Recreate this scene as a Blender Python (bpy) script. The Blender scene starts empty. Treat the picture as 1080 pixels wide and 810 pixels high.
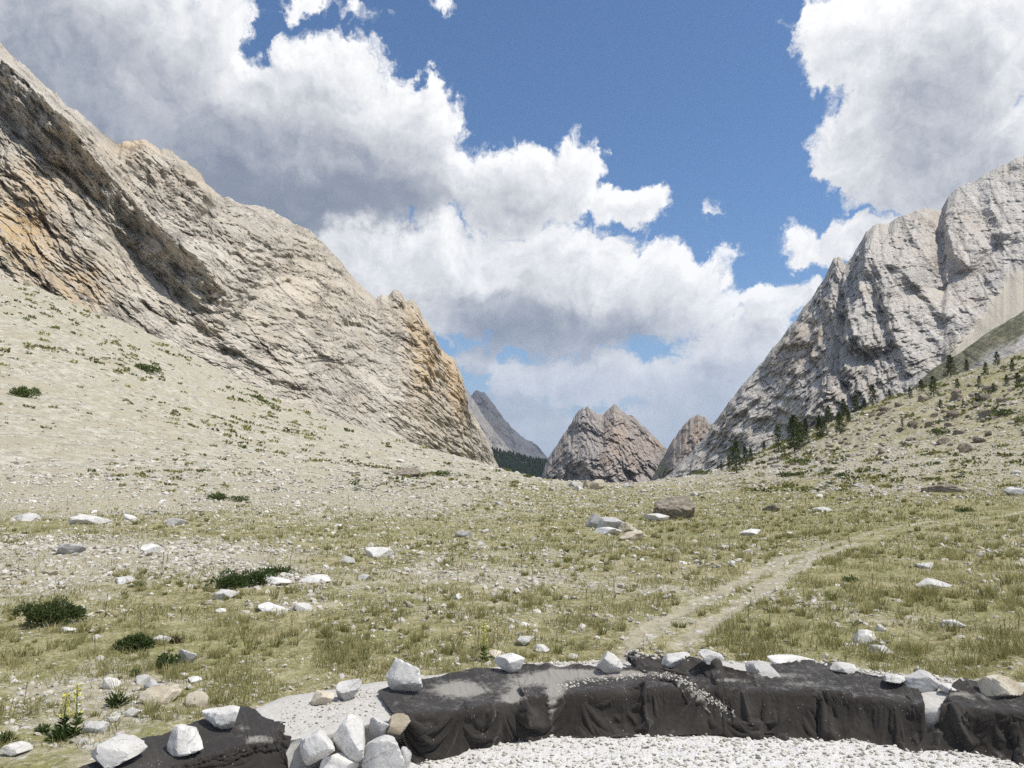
import bpy, bmesh, math, random
import numpy as np
from mathutils import Vector, Matrix, Euler

random.seed(7)
RNG = np.random.default_rng(11)
scene = bpy.context.scene
COL = scene.collection

# ------------------------------------------------------------------ camera
F = 800.0                       # focal length in pixels of a 1080 x 810 frame
CAMZ = 1.7
PITCH = math.atan(85.0 / F)
CT, ST = math.cos(PITCH), math.sin(PITCH)
cam_data = bpy.data.cameras.new('camera')
cam_data.sensor_width = 36.0
cam_data.lens = 36.0 * F / 1080.0
cam_data.clip_start = 0.1
cam_data.clip_end = 40000
cam = bpy.data.objects.new('camera', cam_data)
COL.objects.link(cam)
cam.location = (0, 0, CAMZ)
cam.rotation_euler = (math.pi / 2 + PITCH, 0, 0)
scene.camera = cam


def ray(px, py):
    u = (np.asarray(px, float) - 540.0) / F
    v = (405.0 - np.asarray(py, float)) / F
    return np.stack(np.broadcast_arrays(u, CT - v * ST, ST + v * CT), -1)


def at(px, py, Y):
    """World point seen along a photo pixel at forward distance Y (metres)."""
    d = ray(px, py)
    k = np.asarray(Y, float) / d[..., 1]
    return d * k[..., None] + np.array([0, 0, CAMZ])


def gp(px, py, z):
    """World point seen along a photo pixel at height z."""
    d = ray(px, py)
    k = (np.asarray(z, float) - CAMZ) / d[..., 2]
    return d * k[..., None] + np.array([0, 0, CAMZ])


def proj(P):
    P = np.asarray(P, float)
    x, y, z = P[..., 0], P[..., 1], P[..., 2] - CAMZ
    fw = np.maximum(y * CT + z * ST, 1e-3)
    up = -y * ST + z * CT
    return 540 + F * x / fw, 405 - F * up / fw


# ------------------------------------------------------------------ noise
_perm = np.random.default_rng(3).permutation(256)
_perm = np.concatenate([_perm, _perm, _perm])
_g = np.random.default_rng(5).normal(size=(256, 3))
_g /= np.linalg.norm(_g, axis=1)[:, None]


def pn(p):
    p = np.asarray(p, float)
    i = np.floor(p).astype(np.int64)
    f = p - i
    i &= 255
    w = f * f * f * (f * (f * 6 - 15) + 10)
    out = 0.0
    for dx in (0, 1):
        wx = w[..., 0] if dx else 1 - w[..., 0]
        for dy in (0, 1):
            wy = w[..., 1] if dy else 1 - w[..., 1]
            for dz in (0, 1):
                wz = w[..., 2] if dz else 1 - w[..., 2]
                h = _perm[_perm[_perm[(i[..., 0] + dx) & 255] + ((i[..., 1] + dy) & 255)] + ((i[..., 2] + dz) & 255)]
                g = _g[h]
                out = out + wx * wy * wz * (g[..., 0] * (f[..., 0] - dx) + g[..., 1] * (f[..., 1] - dy) + g[..., 2] * (f[..., 2] - dz))
    return out * 1.5


def fbm(p, octv=4, lac=2.07, gain=0.5, off=0.0):
    p = np.asarray(p, float) + off
    a, s, n = 1.0, 0.0, 0.0
    for _ in range(octv):
        s = s + a * pn(p)
        n += a
        p = p * lac + 17.3
        a *= gain
    return s / n


def ridged(p, octv=4, lac=2.1, gain=0.55, off=0.0):
    p = np.asarray(p, float) + off
    a, s, n = 1.0, 0.0, 0.0
    for _ in range(octv):
        s = s + a * (1 - 2.2 * np.abs(pn(p)))
        n += a
        p = p * lac + 31.7
        a *= gain
    return s / n


def sstep(a, b, x):
    t = np.clip((x - a) / (b - a), 0, 1)
    return t * t * (3 - 2 * t)


# ------------------------------------------------------------------ mesh helpers
def mesh_np(name, V, quads=None, tris=None, mats=(), smooth=True, attrs=None):
    me = bpy.data.meshes.new(name)
    V = np.ascontiguousarray(V, dtype=np.float32).reshape(-1, 3)
    loops, starts, n = [], [], 0
    for F_, k in ((quads, 4), (tris, 3)):
        if F_ is not None and len(F_):
            F_ = np.asarray(F_, dtype=np.int32).reshape(-1, k)
            loops.append(F_.ravel())
            starts.append(n + np.arange(len(F_), dtype=np.int32) * k)
            n += F_.size
    loops = np.concatenate(loops)
    starts = np.concatenate(starts)
    me.vertices.add(len(V))
    me.vertices.foreach_set('co', V.ravel())
    me.loops.add(len(loops))
    me.loops.foreach_set('vertex_index', loops.astype(np.int32))
    me.polygons.add(len(starts))
    me.polygons.foreach_set('loop_start', starts.astype(np.int32))
    me.update(calc_edges=True)
    me.validate()
    me.polygons.foreach_set('use_smooth', np.full(len(me.polygons), bool(smooth)))
    for k, a in (attrs or {}).items():
        a = np.asarray(a, dtype=np.float32)
        if a.ndim == 2:
            at_ = me.attributes.new(k, 'FLOAT_VECTOR', 'POINT')
            at_.data.foreach_set('vector', a.ravel())
        else:
            at_ = me.attributes.new(k, 'FLOAT', 'POINT')
            at_.data.foreach_set('value', a.ravel())
    for m in mats:
        me.materials.append(m)
    return me


def grid_quads(n, m):
    i = np.arange(n - 1)[:, None] * m + np.arange(m - 1)[None, :]
    return np.stack([i, i + 1, i + m + 1, i + m], -1).reshape(-1, 4)


def link(name, me, parent=None, **props):
    o = bpy.data.objects.new(name, me)
    COL.objects.link(o)
    if parent is not None:
        o.parent = parent
    for k, v in props.items():
        if v is not None:
            o[k] = v
    return o


# ------------------------------------------------------------------ node helpers
class NT:
    def __init__(self, tree):
        self.t = tree
        self.N = tree.nodes
        self.L = tree.links

    def put(self, sock, v):
        if isinstance(v, bpy.types.NodeSocket):
            self.L.new(v, sock)
        elif v is not None:
            if hasattr(sock.default_value, '__len__') and not hasattr(v, '__len__'):
                v = (v,) * len(sock.default_value)
            if hasattr(v, '__len__') and len(v) == 3 and len(sock.default_value) == 4:
                v = tuple(v) + (1,)
            sock.default_value = v

    def math(self, op, a, b=None, c=None, clamp=False):
        n = self.N.new('ShaderNodeMath')
        n.operation = op
        n.use_clamp = clamp
        for i, v in enumerate((a, b, c)):
            if v is not None:
                self.put(n.inputs[i], v)
        return n.outputs[0]

    def vmath(self, op, a, b=None, c=None):
        n = self.N.new('ShaderNodeVectorMath')
        n.operation = op
        for i, v in enumerate((a, b, c)):
            if v is not None:
                if op == 'SCALE' and i == 1:
                    self.put(n.inputs['Scale'], v)
                else:
                    self.put(n.inputs[i], v)
        return n.outputs['Value'] if op in ('LENGTH', 'DOT_PRODUCT', 'DISTANCE') else n.outputs[0]

    def noise(self, vec, scale, detail=4, rough=0.55, typ=None, dist=0.0, dim='3D'):
        n = self.N.new('ShaderNodeTexNoise')
        n.noise_dimensions = dim
        if typ:
            n.noise_type = typ
        self.put(n.inputs['Vector'], vec)
        n.inputs['Scale'].default_value = scale
        n.inputs['Detail'].default_value = detail
        n.inputs['Roughness'].default_value = rough
        n.inputs['Distortion'].default_value = dist
        return n.outputs[0]

    def voro(self, vec, scale, feature='F1', detail=0, rough=0.5, dim='3D', rand=1.0, out=0):
        n = self.N.new('ShaderNodeTexVoronoi')
        n.voronoi_dimensions = dim
        n.feature = feature
        self.put(n.inputs['Vector'], vec)
        n.inputs['Scale'].default_value = scale
        if 'Detail' in n.inputs:
            n.inputs['Detail'].default_value = detail
            n.inputs['Roughness'].default_value = rough
        n.inputs['Randomness'].default_value = rand
        return n.outputs[out]

    def ramp(self, fac, a, b, lo=0.0, hi=1.0, smooth=True):
        n = self.N.new('ShaderNodeMapRange')
        n.interpolation_type = 'SMOOTHSTEP' if smooth else 'LINEAR'
        self.put(n.inputs[0], fac)
        for i, v in enumerate((a, b, lo, hi)):
            self.put(n.inputs[i + 1], v)
        return n.outputs[0]

    def mix(self, fac, a, b, blend='MIX'):
        n = self.N.new('ShaderNodeMix')
        n.data_type = 'RGBA'
        n.blend_type = blend
        self.put(n.inputs[0], fac)
        self.put(n.inputs[6], a)
        self.put(n.inputs[7], b)
        return n.outputs[2]

    def attr(self, name, out='Fac'):
        n = self.N.new('ShaderNodeAttribute')
        n.attribute_name = name
        return n.outputs[out]

    def scale(self, vec, s):
        return self.vmath('MULTIPLY', vec, s)

    def bump(self, h, strength=0.5, dist=0.1, normal=None):
        n = self.N.new('ShaderNodeBump')
        n.inputs['Strength'].default_value = strength
        n.inputs['Distance'].default_value = dist
        self.put(n.inputs['Height'], h)
        if normal is not None:
            self.L.new(normal, n.inputs['Normal'])
        return n.outputs[0]


def material(name):
    m = bpy.data.materials.new(name)
    m.use_nodes = True
    t = NT(m.node_tree)
    b = m.node_tree.nodes['Principled BSDF']
    b.inputs['Specular IOR Level'].default_value = 0.2
    b.inputs['Roughness'].default_value = 0.9
    geo = t.N.new('ShaderNodeNewGeometry')
    return m, t, b, geo.outputs['Position']


# ------------------------------------------------------------------ ground height
_PX = np.array([-700, -200, 0, 150, 300, 420, 520, 580, 640, 690, 780, 860, 940, 1080, 1280, 1800], float)
_YY = np.array([2.0, 6, 10, 16, 25, 40, 60, 80, 110, 150, 200, 300, 500, 1000, 8000], float)
_Z = np.array([
    # y:  2   6    10   16   25   40   60    80    110   150   200   300  500  1000 8000
    [0, .10, .20, .50, 1.5, 5.0, 14, 24, 40, 60, 80, 110, 120, 60, -80],      # -700
    [0, .08, .15, .30, .80, 3.0, 9.5, 18, 32, 50, 70, 95, 110, 40, -80],      # -200
    [0, .08, .12, .22, .50, 2.0, 7.0, 14, 26.5, 41, 55, 70, 80, 20, -80],     # 0
    [0, .08, .10, .15, .30, 1.0, 4.2, 9.0, 17.0, 27, 38, 45, 40, 0, -80],     # 150
    [0, .08, .08, .05, .10, .40, 1.6, 3.8, 7.9, 13.2, 17, 12, 0, -40, -80],   # 300
    [0, .08, .08, .00, .00, .05, .40, 1.3, 3.3, 6.0, 8.5, 0, -20, -60, -80],  # 420
    [0, .08, .08, .00, -.05, -.15, -.10, .20, .75, 1.3, 1.6, -15, -40, -70, -80],   # 520
    [0, .08, .08, .00, -.10, -.30, -.40, -.60, -1.0, -1.7, -6, -25, -50, -70, -80], # 580
    [0, .08, .08, .00, -.10, -.30, -.50, -.70, -1.2, -5, -12, -30, -50, -70, -80],  # 640
    [0, .08, .10, .00, -.10, -.25, -.30, -.50, -.85, -3, -9, -28, -50, -70, -80],   # 690
    [0, .08, .12, .05, .00, -.10, .05, .35, 1.0, 1.7, 0, -20, -45, -70, -80],       # 780
    [0, .08, .14, .10, .10, .20, .80, 2.2, 5.0, 8.7, 11, 0, -30, -60, -80],         # 860
    [0, .08, .16, .16, .20, .45, 1.9, 4.4, 8.8, 14.4, 18, 15, 0, -50, -80],         # 940
    [0, .08, .18, .22, .30, .90, 3.4, 7.2, 13.0, 22.5, 31, 40, 40, 0, -80],         # 1080
    [0, .08, .20, .30, .60, 1.8, 6.0, 11.5, 20, 33, 48, 70, 80, 30, -80],           # 1280
    [0, .10, .25, .60, 1.4, 4.0, 11.0, 20, 35, 55, 75, 100, 110, 50, -80],          # 1800
], float)
_R = (_PX - 540) / F
_NR, _NY = 260, 260
_rg = np.linspace(_R[0], _R[-1], _NR)
_lg = np.linspace(math.log(2.0), math.log(8000.0), _NY)
_T = np.stack([np.interp(_lg, np.log(_YY), row) for row in _Z])
_T = np.stack([np.interp(_rg, _R, _T[:, j]) for j in range(_NY)], 1)


def _blur(A, k, ax):
    ker = np.exp(-0.5 * (np.arange(-3 * k, 3 * k + 1) / k) ** 2)
    ker /= ker.sum()
    pad = [(0, 0), (0, 0)]
    pad[ax] = (3 * k, 3 * k)
    B = np.pad(A, pad, mode='edge')
    return np.apply_along_axis(lambda r: np.convolve(r, ker, 'valid'), ax, B)


_T = _blur(_blur(_T, 4, 0), 3, 1)


def ground_base(x, y):
    yc = np.clip(y, 2.0, 8000)
    r = np.clip(x / np.maximum(y, 3.0), _rg[0], _rg[-1] - 1e-6)
    a = (r - _rg[0]) / (_rg[1] - _rg[0])
    b = (np.log(yc) - _lg[0]) / (_lg[1] - _lg[0])
    a = np.clip(a, 0, _NR - 1.001)
    b = np.clip(b, 0, _NY - 1.001)
    i, j = a.astype(int), b.astype(int)
    fa, fb = a - i, b - j
    return (_T[i, j] * (1 - fa) * (1 - fb) + _T[i + 1, j] * fa * (1 - fb) + _T[i, j + 1] * (1 - fa) * fb + _T[i + 1, j + 1] * fa * fb)


def seg_dist(px, py, poly):
    """Distance to a polyline, signed side (+ right of travel), parameter 0..1 along it."""
    poly = np.asarray(poly, float)
    best = np.full(np.shape(px), 1e9)
    side = np.zeros(np.shape(px))
    par = np.zeros(np.shape(px))
    n = len(poly) - 1
    for k in range(n):
        ax, ay = poly[k]
        bx, by = poly[k + 1]
        dx, dy = bx - ax, by - ay
        t = np.clip(((px - ax) * dx + (py - ay) * dy) / (dx * dx + dy * dy), 0, 1)
        qx, qy = ax + t * dx - px, ay + t * dy - py
        d = np.hypot(qx, qy)
        cr = dx * (py - ay) - dy * (px - ax)
        m = d < best
        best = np.where(m, d, best)
        side = np.where(m, np.sign(cr), side)
        par = np.where(m, (k + t) / n, par)
    return best, side, par


# two wheel ruts crossing the meadow, laid on the ground
_TR = [gp(px, py, 0.0)[:2] for px, py in ((640, 712), (668, 690), (700, 668), (745, 642), (800, 614), (860, 588), (930, 568), (1010, 556), (1100, 548))]
_TR2 = [gp(px, py, 0.0)[:2] for px, py in ((700, 708), (735, 680), (768, 656), (815, 625), (865, 596), (935, 573), (1015, 559), (1100, 550))]


def track_w(x, y):
    w = 0
    for tr, wd in ((_TR, .10), (_TR2, .11)):
        d, s, p = seg_dist(x, y, tr)
        wdd = wd * (1 + y / 30) * (1 + 0.35 * fbm(np.stack([x, y, 0 * x], -1) * 1.3, 2))
        w = np.maximum(w, np.exp(-(d / wdd) ** 2) * sstep(0.0, .08, p))
    return w * sstep(48, 24, y)


_WB = np.array([(-160, 850), (20, 812), (110, 794), (200, 772), (262, 750), (330, 738), (400, 726), (480, 712), (540, 701), (640, 697), (700, 691), (820, 696), (900, 704), (960, 714), (1080, 722), (1240, 744), (1600, 800)], float)
_WP = gp(_WB[:, 0], _WB[:, 1], .24)
_WR = _WP[:, 0] / _WP[:, 1]


def wall_back(x, y):
    """Forward distance of the back of the low wall in the direction of (x, y)."""
    return np.interp(x / np.maximum(y, 1.0), _WR, _WP[:, 1])


def ground_z(x, y):
    x = np.asarray(x, float)
    y = np.asarray(y, float)
    z = ground_base(x, y)
    d = np.maximum(y, 2.0)
    wb = wall_back(x, d)
    on = sstep(-0.25, 0.5, d - wb)
    z = z * sstep(-0.5, 0.1, d - wb)
    p = np.stack([x, y, 0 * x], -1)
    far = sstep(25, 70, d)
    z = z + on * (0.07 + 0.13 * far) * fbm(p * 0.45, 4, off=3.1) + sstep(1.5, 8, d - wb) * 0.16 * fbm(p * 0.16, 3, off=13.1) + on * far * 0.8 * fbm(p * 0.06, 3, off=9.2)
    z = z + on * 0.035 * fbm(p * 2.3, 3, off=1.7)
    z = z + (0.012 + 0.012 * on) * fbm(p * 9.0, 2, off=5.5)
    z = z - 0.03 * track_w(x, y)
    g, px, py = cover(x, y, z)
    bare = 1 - g
    p = np.stack([x, y, z], -1)
    # stony relief: grows with distance so that it stays a few pixels across
    for s, a in ((3.0, 0.018), (0.9, 0.05), (0.28, 0.14)):
        band = sstep(2.0 / s, 6.0 / s, d) if s < 3 else sstep(6, 8, d)
        z = z + on * band * a * bare * np.maximum(ridged(p * s, 3, off=s), -0.2)
    right = sstep(760, 900, px) * sstep(500, 470, py)
    z = z + right * 0.9 * np.maximum(0, ridged(p * 0.13, 4, off=4.4) - 0.15) * sstep(55, 80, d) * sstep(600, 300, d)
    return z


def blob(px, py, lst):
    w = np.zeros(np.shape(px))
    for cx, cy, rx, ry, k in lst:
        w = w + k * np.exp(-(((px - cx) / rx) ** 2 + ((py - cy) / ry) ** 2))
    return w


def cover(x, y, z):
    """Composition of the ground: how much grass grows and how much pale stone lies open."""
    px, py = proj(np.stack([x, y, z], -1))
    x = np.asarray(x, float)
    left = sstep(560, 380, px)
    right = sstep(760, 860, px)
    meadow = sstep(492, 530, py)
    g = 0.62 * meadow
    g = g * (1 - 0.55 * left * sstep(560, 520, py))
    g = g + (1 - meadow) * (0.10 * left + 0.44 * right + 0.35 * (1 - left) * (1 - right))
    g = g + blob(px, py, [
        (960, 590, 130, 55, .30), (1000, 660, 130, 40, .18), (300, 680, 170, 28, .22), (200, 655, 90, 15, .15),
        (760, 555, 200, 15, .25), (640, 575, 100, 12, .15), (1040, 540, 60, 14, .3), (390, 565, 70, 12, .15),
        (850, 525, 60, 14, .15), (40, 690, 80, 25, .15), (820, 662, 70, 22, .3), (590, 690, 60, 12, .2),
        (800, 600, 500, 60, -.06), (140, 585, 150, 13, -.55), (240, 592, 50, 12, -.35), (40, 612, 80, 16, -.45),
        (300, 612, 40, 7, -.5), (300, 640, 50, 7, -.35), (230, 545, 40, 8, .15), (60, 555, 60, 6, .15), (100, 735, 70, 30, -.35),
        (60, 520, 220, 16, -.25), (480, 608, 90, 8, -.25), (560, 615, 60, 9, -.2), (900, 490, 120, 14, -.2), (960, 515, 70, 5, -.3),
        (860, 640, 50, 8, -.22), (940, 655, 70, 10, -.3), (460, 525, 90, 14, -.15), (560, 520, 50, 8, .1),
        (190, 440, 60, 8, .12), (60, 345, 60, 12, .22), (20, 365, 30, 12, .2), (250, 430, 60, 10, .12), (180, 460, 70, 10, .12),
        (1040, 400, 70, 20, .15), (980, 440, 80, 20, .08)])
    g = g - 0.42 * track_w(x, y)
    return np.clip(g, 0, 1), px, py


# ------------------------------------------------------------------ materials
def make_ground_mat():
    m, t, b, pos = material('ground')
    g = t.attr('grass')
    road = t.attr('road')
    scree = t.attr('scree')
    n1 = t.noise(pos, 0.55, 5, 0.6)
    n2 = t.noise(pos, 3.2, 5, 0.65)
    n3 = t.noise(pos, 14.0, 4, 0.7)
    # grass grows where the noise stays under the cover value
    s = t.math('ADD', t.math('MULTIPLY', n1, 0.45), t.math('ADD', t.math('MULTIPLY', n2, 0.35), t.math('MULTIPLY', n3, 0.20)))
    s = t.math('MULTIPLY_ADD', t.math('SUBTRACT', s, 0.5), 2.6, 0.5)
    gm = t.math('SUBTRACT', g, s)
    gm = t.ramp(gm, -0.13, 0.13)
    stone = t.mix(t.ramp(n3, 0.35, 0.65), (0.25, 0.22, 0.145), (0.43, 0.395, 0.30))
    stone = t.mix(t.ramp(n2, 0.42, 0.65), stone, (0.375, 0.335, 0.235))
    # scattered pebbles, pale with dark gaps
    v = t.voro(pos, 9.0, 'F1', 0)
    vc = t.voro(pos, 9.0, 'F1', 0, out=1)
    peb = t.ramp(v, 0.30, 0.42, 1.0, 0.0)
    pick = t.math('GREATER_THAN', t.noise(pos, 5.0, 2, 0.5), 0.5)
    stone = t.mix(t.math('MULTIPLY', t.math('MULTIPLY', peb, 0.75), pick), stone, t.mix(0.10, (0.56, 0.54, 0.49), vc))
    sc = t.mix(t.ramp(t.noise(pos, 1.3, 6, 0.75), 0.38, 0.62), (0.30, 0.275, 0.21), (0.49, 0.46, 0.375))
    sc = t.mix(t.ramp(t.noise(t.scale(pos, (1, 1, .25)), 0.22, 5, 0.7), 0.45, 0.62, 0.0, 0.75), sc, (0.37, 0.33, 0.235))
    # flecks of dark stone lying in the scree, larger with distance up the slope
    fl = t.voro(t.scale(pos, (1, 1, 2.0)), 1.1, 'F1', 0)
    flm = t.math('MULTIPLY', t.ramp(fl, 0.10, 0.22, 1.0, 0.0), t.ramp(t.noise(pos, 0.5, 3), 0.48, 0.62))
    sc = t.mix(t.math('MULTIPLY', flm, 0.7), sc, (0.17, 0.155, 0.12))
    stone = t.mix(scree, stone, sc)
    gr = t.mix(t.ramp(n2, 0.35, 0.65), (0.165, 0.152, 0.062), (0.385, 0.34, 0.185))
    gr = t.mix(t.ramp(n1, 0.42, 0.62), gr, (0.235, 0.225, 0.095))
    gr = t.mix(t.ramp(n3, 0.48, 0.66), gr, (0.40, 0.36, 0.225))
    gr = t.mix(t.ramp(t.noise(pos, 38, 4, 0.75), 0.50, 0.64, 0.0, 0.75), gr, (0.10, 0.095, 0.04))
    base = t.mix(gm, stone, gr)
    grav = t.mix(t.noise(pos, 60, 3, 0.6), (0.54, 0.52, 0.49), (0.72, 0.70, 0.67))
    base = t.mix(road, base, grav)
    t.put(b.inputs['Base Color'], base)
    h = t.math('ADD', t.math('MULTIPLY', n3, 0.6), t.math('MULTIPLY', t.noise(pos, 45, 4, 0.7), 0.3))
    h = t.math('ADD', h, t.math('MULTIPLY', peb, t.math('MULTIPLY', pick, 0.35)))
    t.put(b.inputs['Normal'], t.bump(h, 0.8, 0.05))
    return m


def make_cliff_mat(name, light, dark, ochre, sc=1.0, streak=0.5):
    """Limestone wall: bedding follows the 'bed' coordinates stored in metres, stains follow 'ochre', loose sand 'sand', turf 'turf'."""
    m, t, b, pos = material(name)
    bed = t.attr('bed', 'Vector')
    fine = t.noise(pos, 0.55 / sc, 6, 0.68)
    big = t.noise(pos, 0.035 / sc, 4, 0.6)
    st = t.noise(t.scale(bed, (0.016 / sc, 0.26 / sc, 0.012 / sc)), 1.0, 6, 0.66)
    st2 = t.noise(t.scale(bed, (0.07 / sc, 1.1 / sc, 0.05 / sc)), 1.0, 4, 0.6)
    c = t.mix(t.ramp(fine, 0.36, 0.64), dark, light)
    c = t.mix(t.math('MULTIPLY', t.ramp(st, 0.40, 0.66), streak), c, tuple(min(1, v * 1.18) for v in light))
    c = t.mix(t.math('MULTIPLY', t.ramp(st2, 0.54, 0.68), streak * 1.1), c, tuple(v * 0.55 for v in dark))
    c = t.mix(t.math('MULTIPLY', t.ramp(big, 0.45, 0.65), 0.45), c, tuple(v * k for v, k in zip(light, (0.86, 0.80, 0.72))))
    ck = t.voro(t.vmath('ADD', t.scale(bed, (0.045 / sc, 0.15 / sc, 0.0)), t.vmath('SCALE', (1.2, 1.2, 0), fine)), 1.0, 'DISTANCE_TO_EDGE')
    ckm = t.math('MULTIPLY', t.ramp(ck, 0.0, 0.05, 1.0, 0.0), t.ramp(st, 0.42, 0.58))
    c = t.mix(t.math('MULTIPLY', ckm, 0.75), c, tuple(v * 0.42 for v in dark))
    # grey weathering in long drips and patches
    c = t.mix(t.ramp(t.noise(t.scale(bed, (0.03 / sc, 0.055 / sc, 0.0)), 1.0, 6, 0.7), 0.50, 0.66, 0.0, 0.42), c, tuple(v * k for v, k in zip(dark, (0.95, 0.98, 1.02))))
    oc = t.math('MULTIPLY', t.attr('ochre'), t.ramp(t.noise(pos, 0.22 / sc, 5, 0.7), 0.36, 0.54))
    c = t.mix(oc, c, ochre)
    tfa = t.attr('turf')
    tf = t.math('MULTIPLY', tfa, t.ramp(t.math('MULTIPLY_ADD', tfa, 0.22, t.noise(t.scale(pos, (1, 1, 1.6)), 0.30 / sc, 6, 0.75)), 0.50, 0.64))
    c = t.mix(tf, c, t.mix(t.ramp(fine, .35, .65), (0.11, 0.113, 0.058), (0.27, 0.25, 0.165)))
    sd = t.attr('sand')
    sand = t.mix(t.noise(pos, 0.25 / sc, 5, 0.7), (0.40, 0.355, 0.275), (0.50, 0.455, 0.37))
    c = t.mix(sd, c, sand)
    t.put(b.inputs['Base Color'], c)
    h = t.math('ADD', t.math('MULTIPLY_ADD', ckm, -0.5, t.math('MULTIPLY', fine, 0.9)), t.math('ADD', t.math('MULTIPLY', st2, 0.5), t.math('MULTIPLY', st, 0.8)))
    t.put(b.inputs['Normal'], t.bump(t.math('MULTIPLY', h, t.math('SUBTRACT', 1.0, t.math('MULTIPLY', sd, 0.8))), 0.75, 1.3 * sc))
    return m


def make_stone_mat(name, a, c2, warm=0.4):
    m, t, b, pos = material(name)
    tc = t.N.new('ShaderNodeTexCoord').outputs['Object']
    oi = t.N.new('ShaderNodeObjectInfo').outputs['Random']
    vec = t.vmath('ADD', pos, t.vmath('SCALE', (3.1, 7.7, 1.3), oi))
    n = t.noise(vec, 6.0, 5, 0.6)
    n2 = t.noise(vec, 3.0, 4, 0.6)
    col = t.mix(t.ramp(n, 0.33, 0.68), a, c2)
    col = t.mix(t.math('MULTIPLY', t.ramp(n2, 0.52, 0.72), warm), col, (0.42, 0.35, 0.24))
    cr = t.voro(t.vmath('ADD', vec, t.vmath('SCALE', (1, 1, 1), n)), 5.0, 'DISTANCE_TO_EDGE')
    col = t.mix(t.ramp(cr, 0.0, 0.035, 0.55, 0.0), col, (0.20, 0.18, 0.155))
    col = t.mix(1.0, col, t.ramp(oi, 0, 1, 0.82, 1.10), 'MULTIPLY')
    t.put(b.inputs['Base Color'], col)
    h = t.math('ADD', n, t.math('MULTIPLY', t.noise(vec, 40, 4, 0.7), 0.35))
    t.put(b.inputs['Normal'], t.bump(h, 0.5, 0.02))
    return m


def make_attr_stone_mat():
    m, t, b, pos = material('loose_stones')
    v = t.attr('tone')
    n = t.noise(pos, 22, 4, 0.7)
    col = t.mix(v, (0.29, 0.26, 0.20), (0.60, 0.57, 0.505))
    col = t.mix(t.ramp(n, 0.5, 0.75, 0.0, 0.5), col, (0.30, 0.27, 0.22))
    t.put(b.inputs['Base Color'], col)
    t.put(b.inputs['Normal'], t.bump(n, 0.5, 0.02))
    return m


def make_leaf_mat(name, c1, c2, trans=0.35):
    m, t, b, pos = material(name)
    v = t.attr('tone')
    col = t.mix(v, c1, c2)
    oi = t.N.new('ShaderNodeObjectInfo').outputs['Random']
    col = t.mix(1.0, col, t.ramp(oi, 0, 1, 0.8, 1.2), 'MULTIPLY')
    t.put(b.inputs['Base Color'], col)
    b.inputs['Roughness'].default_value = 0.65
    tr = t.N.new('ShaderNodeBsdfTranslucent')
    t.put(tr.inputs['Color'], col)
    mx = t.N.new('ShaderNodeMixShader')
    mx.inputs[0].default_value = trans
    t.L.new(b.outputs[0], mx.inputs[1])
    t.L.new(tr.outputs[0], mx.inputs[2])
    out = [n for n in t.N if n.type == 'OUTPUT_MATERIAL'][0]
    t.L.new(mx.outputs[0], out.inputs[0])
    return m


def make_fabric_mat():
    m, t, b, pos = material('black_felt')
    dust = t.attr('dust')
    n = t.noise(pos, 3.5, 5, 0.65)
    nf = t.noise(pos, 160, 3, 0.7)
    col = t.mix(nf, (0.016, 0.0135, 0.011), (0.038, 0.032, 0.027))
    col = t.mix(t.ramp(n, 0.45, 0.72, 0.0, 0.5), col, (0.068, 0.061, 0.052))
    dm = t.math('ADD', t.math('MULTIPLY', dust, 1.1), t.math('MULTIPLY', t.math('SUBTRACT', t.noise(pos, 16, 7, 0.75), 0.5), 1.5))
    dm = t.ramp(dm, 0.30, 0.85)
    col = t.mix(t.math('MULTIPLY', dm, 0.8), col, (0.30, 0.28, 0.245))
    # pale grit caught in the felt
    sp = t.voro(pos, 38, 'F1')
    spm = t.math('MULTIPLY', t.math('LESS_THAN', sp, 0.13), t.math('GREATER_THAN', t.noise(pos, 6, 2), 0.56))
    col = t.mix(t.math('MULTIPLY', spm, 0.6), col, (0.34, 0.32, 0.29))
    t.put(b.inputs['Base Color'], col)
    b.inputs['Roughness'].default_value = 0.85
    b.inputs['Sheen Weight'].default_value = 0.15
    b.inputs['Sheen Roughness'].default_value = 0.5
    h = t.math('ADD', t.math('MULTIPLY', t.noise(pos, 16, 5, 0.6), 1.0), t.math('MULTIPLY', nf, 0.15))
    t.put(b.inputs['Normal'], t.bump(h, 0.35, 0.012))
    return m


def make_plain(name, c, rough=0.8):
    m, t, b, pos = material(name)
    n = t.noise(pos, 30, 4, 0.6)
    t.put(b.inputs['Base Color'], t.mix(n, tuple(v * 0.75 for v in c), tuple(min(1, v * 1.25) for v in c)))
    b.inputs['Roughness'].default_value = rough
    return m


M_GROUND = make_ground_mat()
M_LEFT = make_cliff_mat('left_limestone', (0.55, 0.50, 0.42), (0.295, 0.268, 0.225), (0.50, 0.36, 0.20), 0.8, 0.6)
M_RIGHT = make_cliff_mat('right_limestone', (0.58, 0.54, 0.485), (0.335, 0.315, 0.285), (0.48, 0.36, 0.25), 2.2, 0.45)
M_PEAK = make_cliff_mat('peak_limestone', (0.40, 0.36, 0.33), (0.20, 0.178, 0.165), (0.46, 0.32, 0.20), 2.2, 0.5)
M_FAR = make_cliff_mat('far_limestone', (0.33, 0.31, 0.30), (0.21, 0.20, 0.19), (0.35, 0.28, 0.22), 6.0, 0.4)
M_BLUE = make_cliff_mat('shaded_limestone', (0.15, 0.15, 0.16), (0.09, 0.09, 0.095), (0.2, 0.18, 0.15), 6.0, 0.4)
M_STONE = make_stone_mat('white_limestone', (0.55, 0.53, 0.49), (0.70, 0.685, 0.65), 0.22)
M_STONE_GREY = make_stone_mat('grey_limestone', (0.44, 0.425, 0.40), (0.57, 0.555, 0.53), 0.12)
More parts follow.
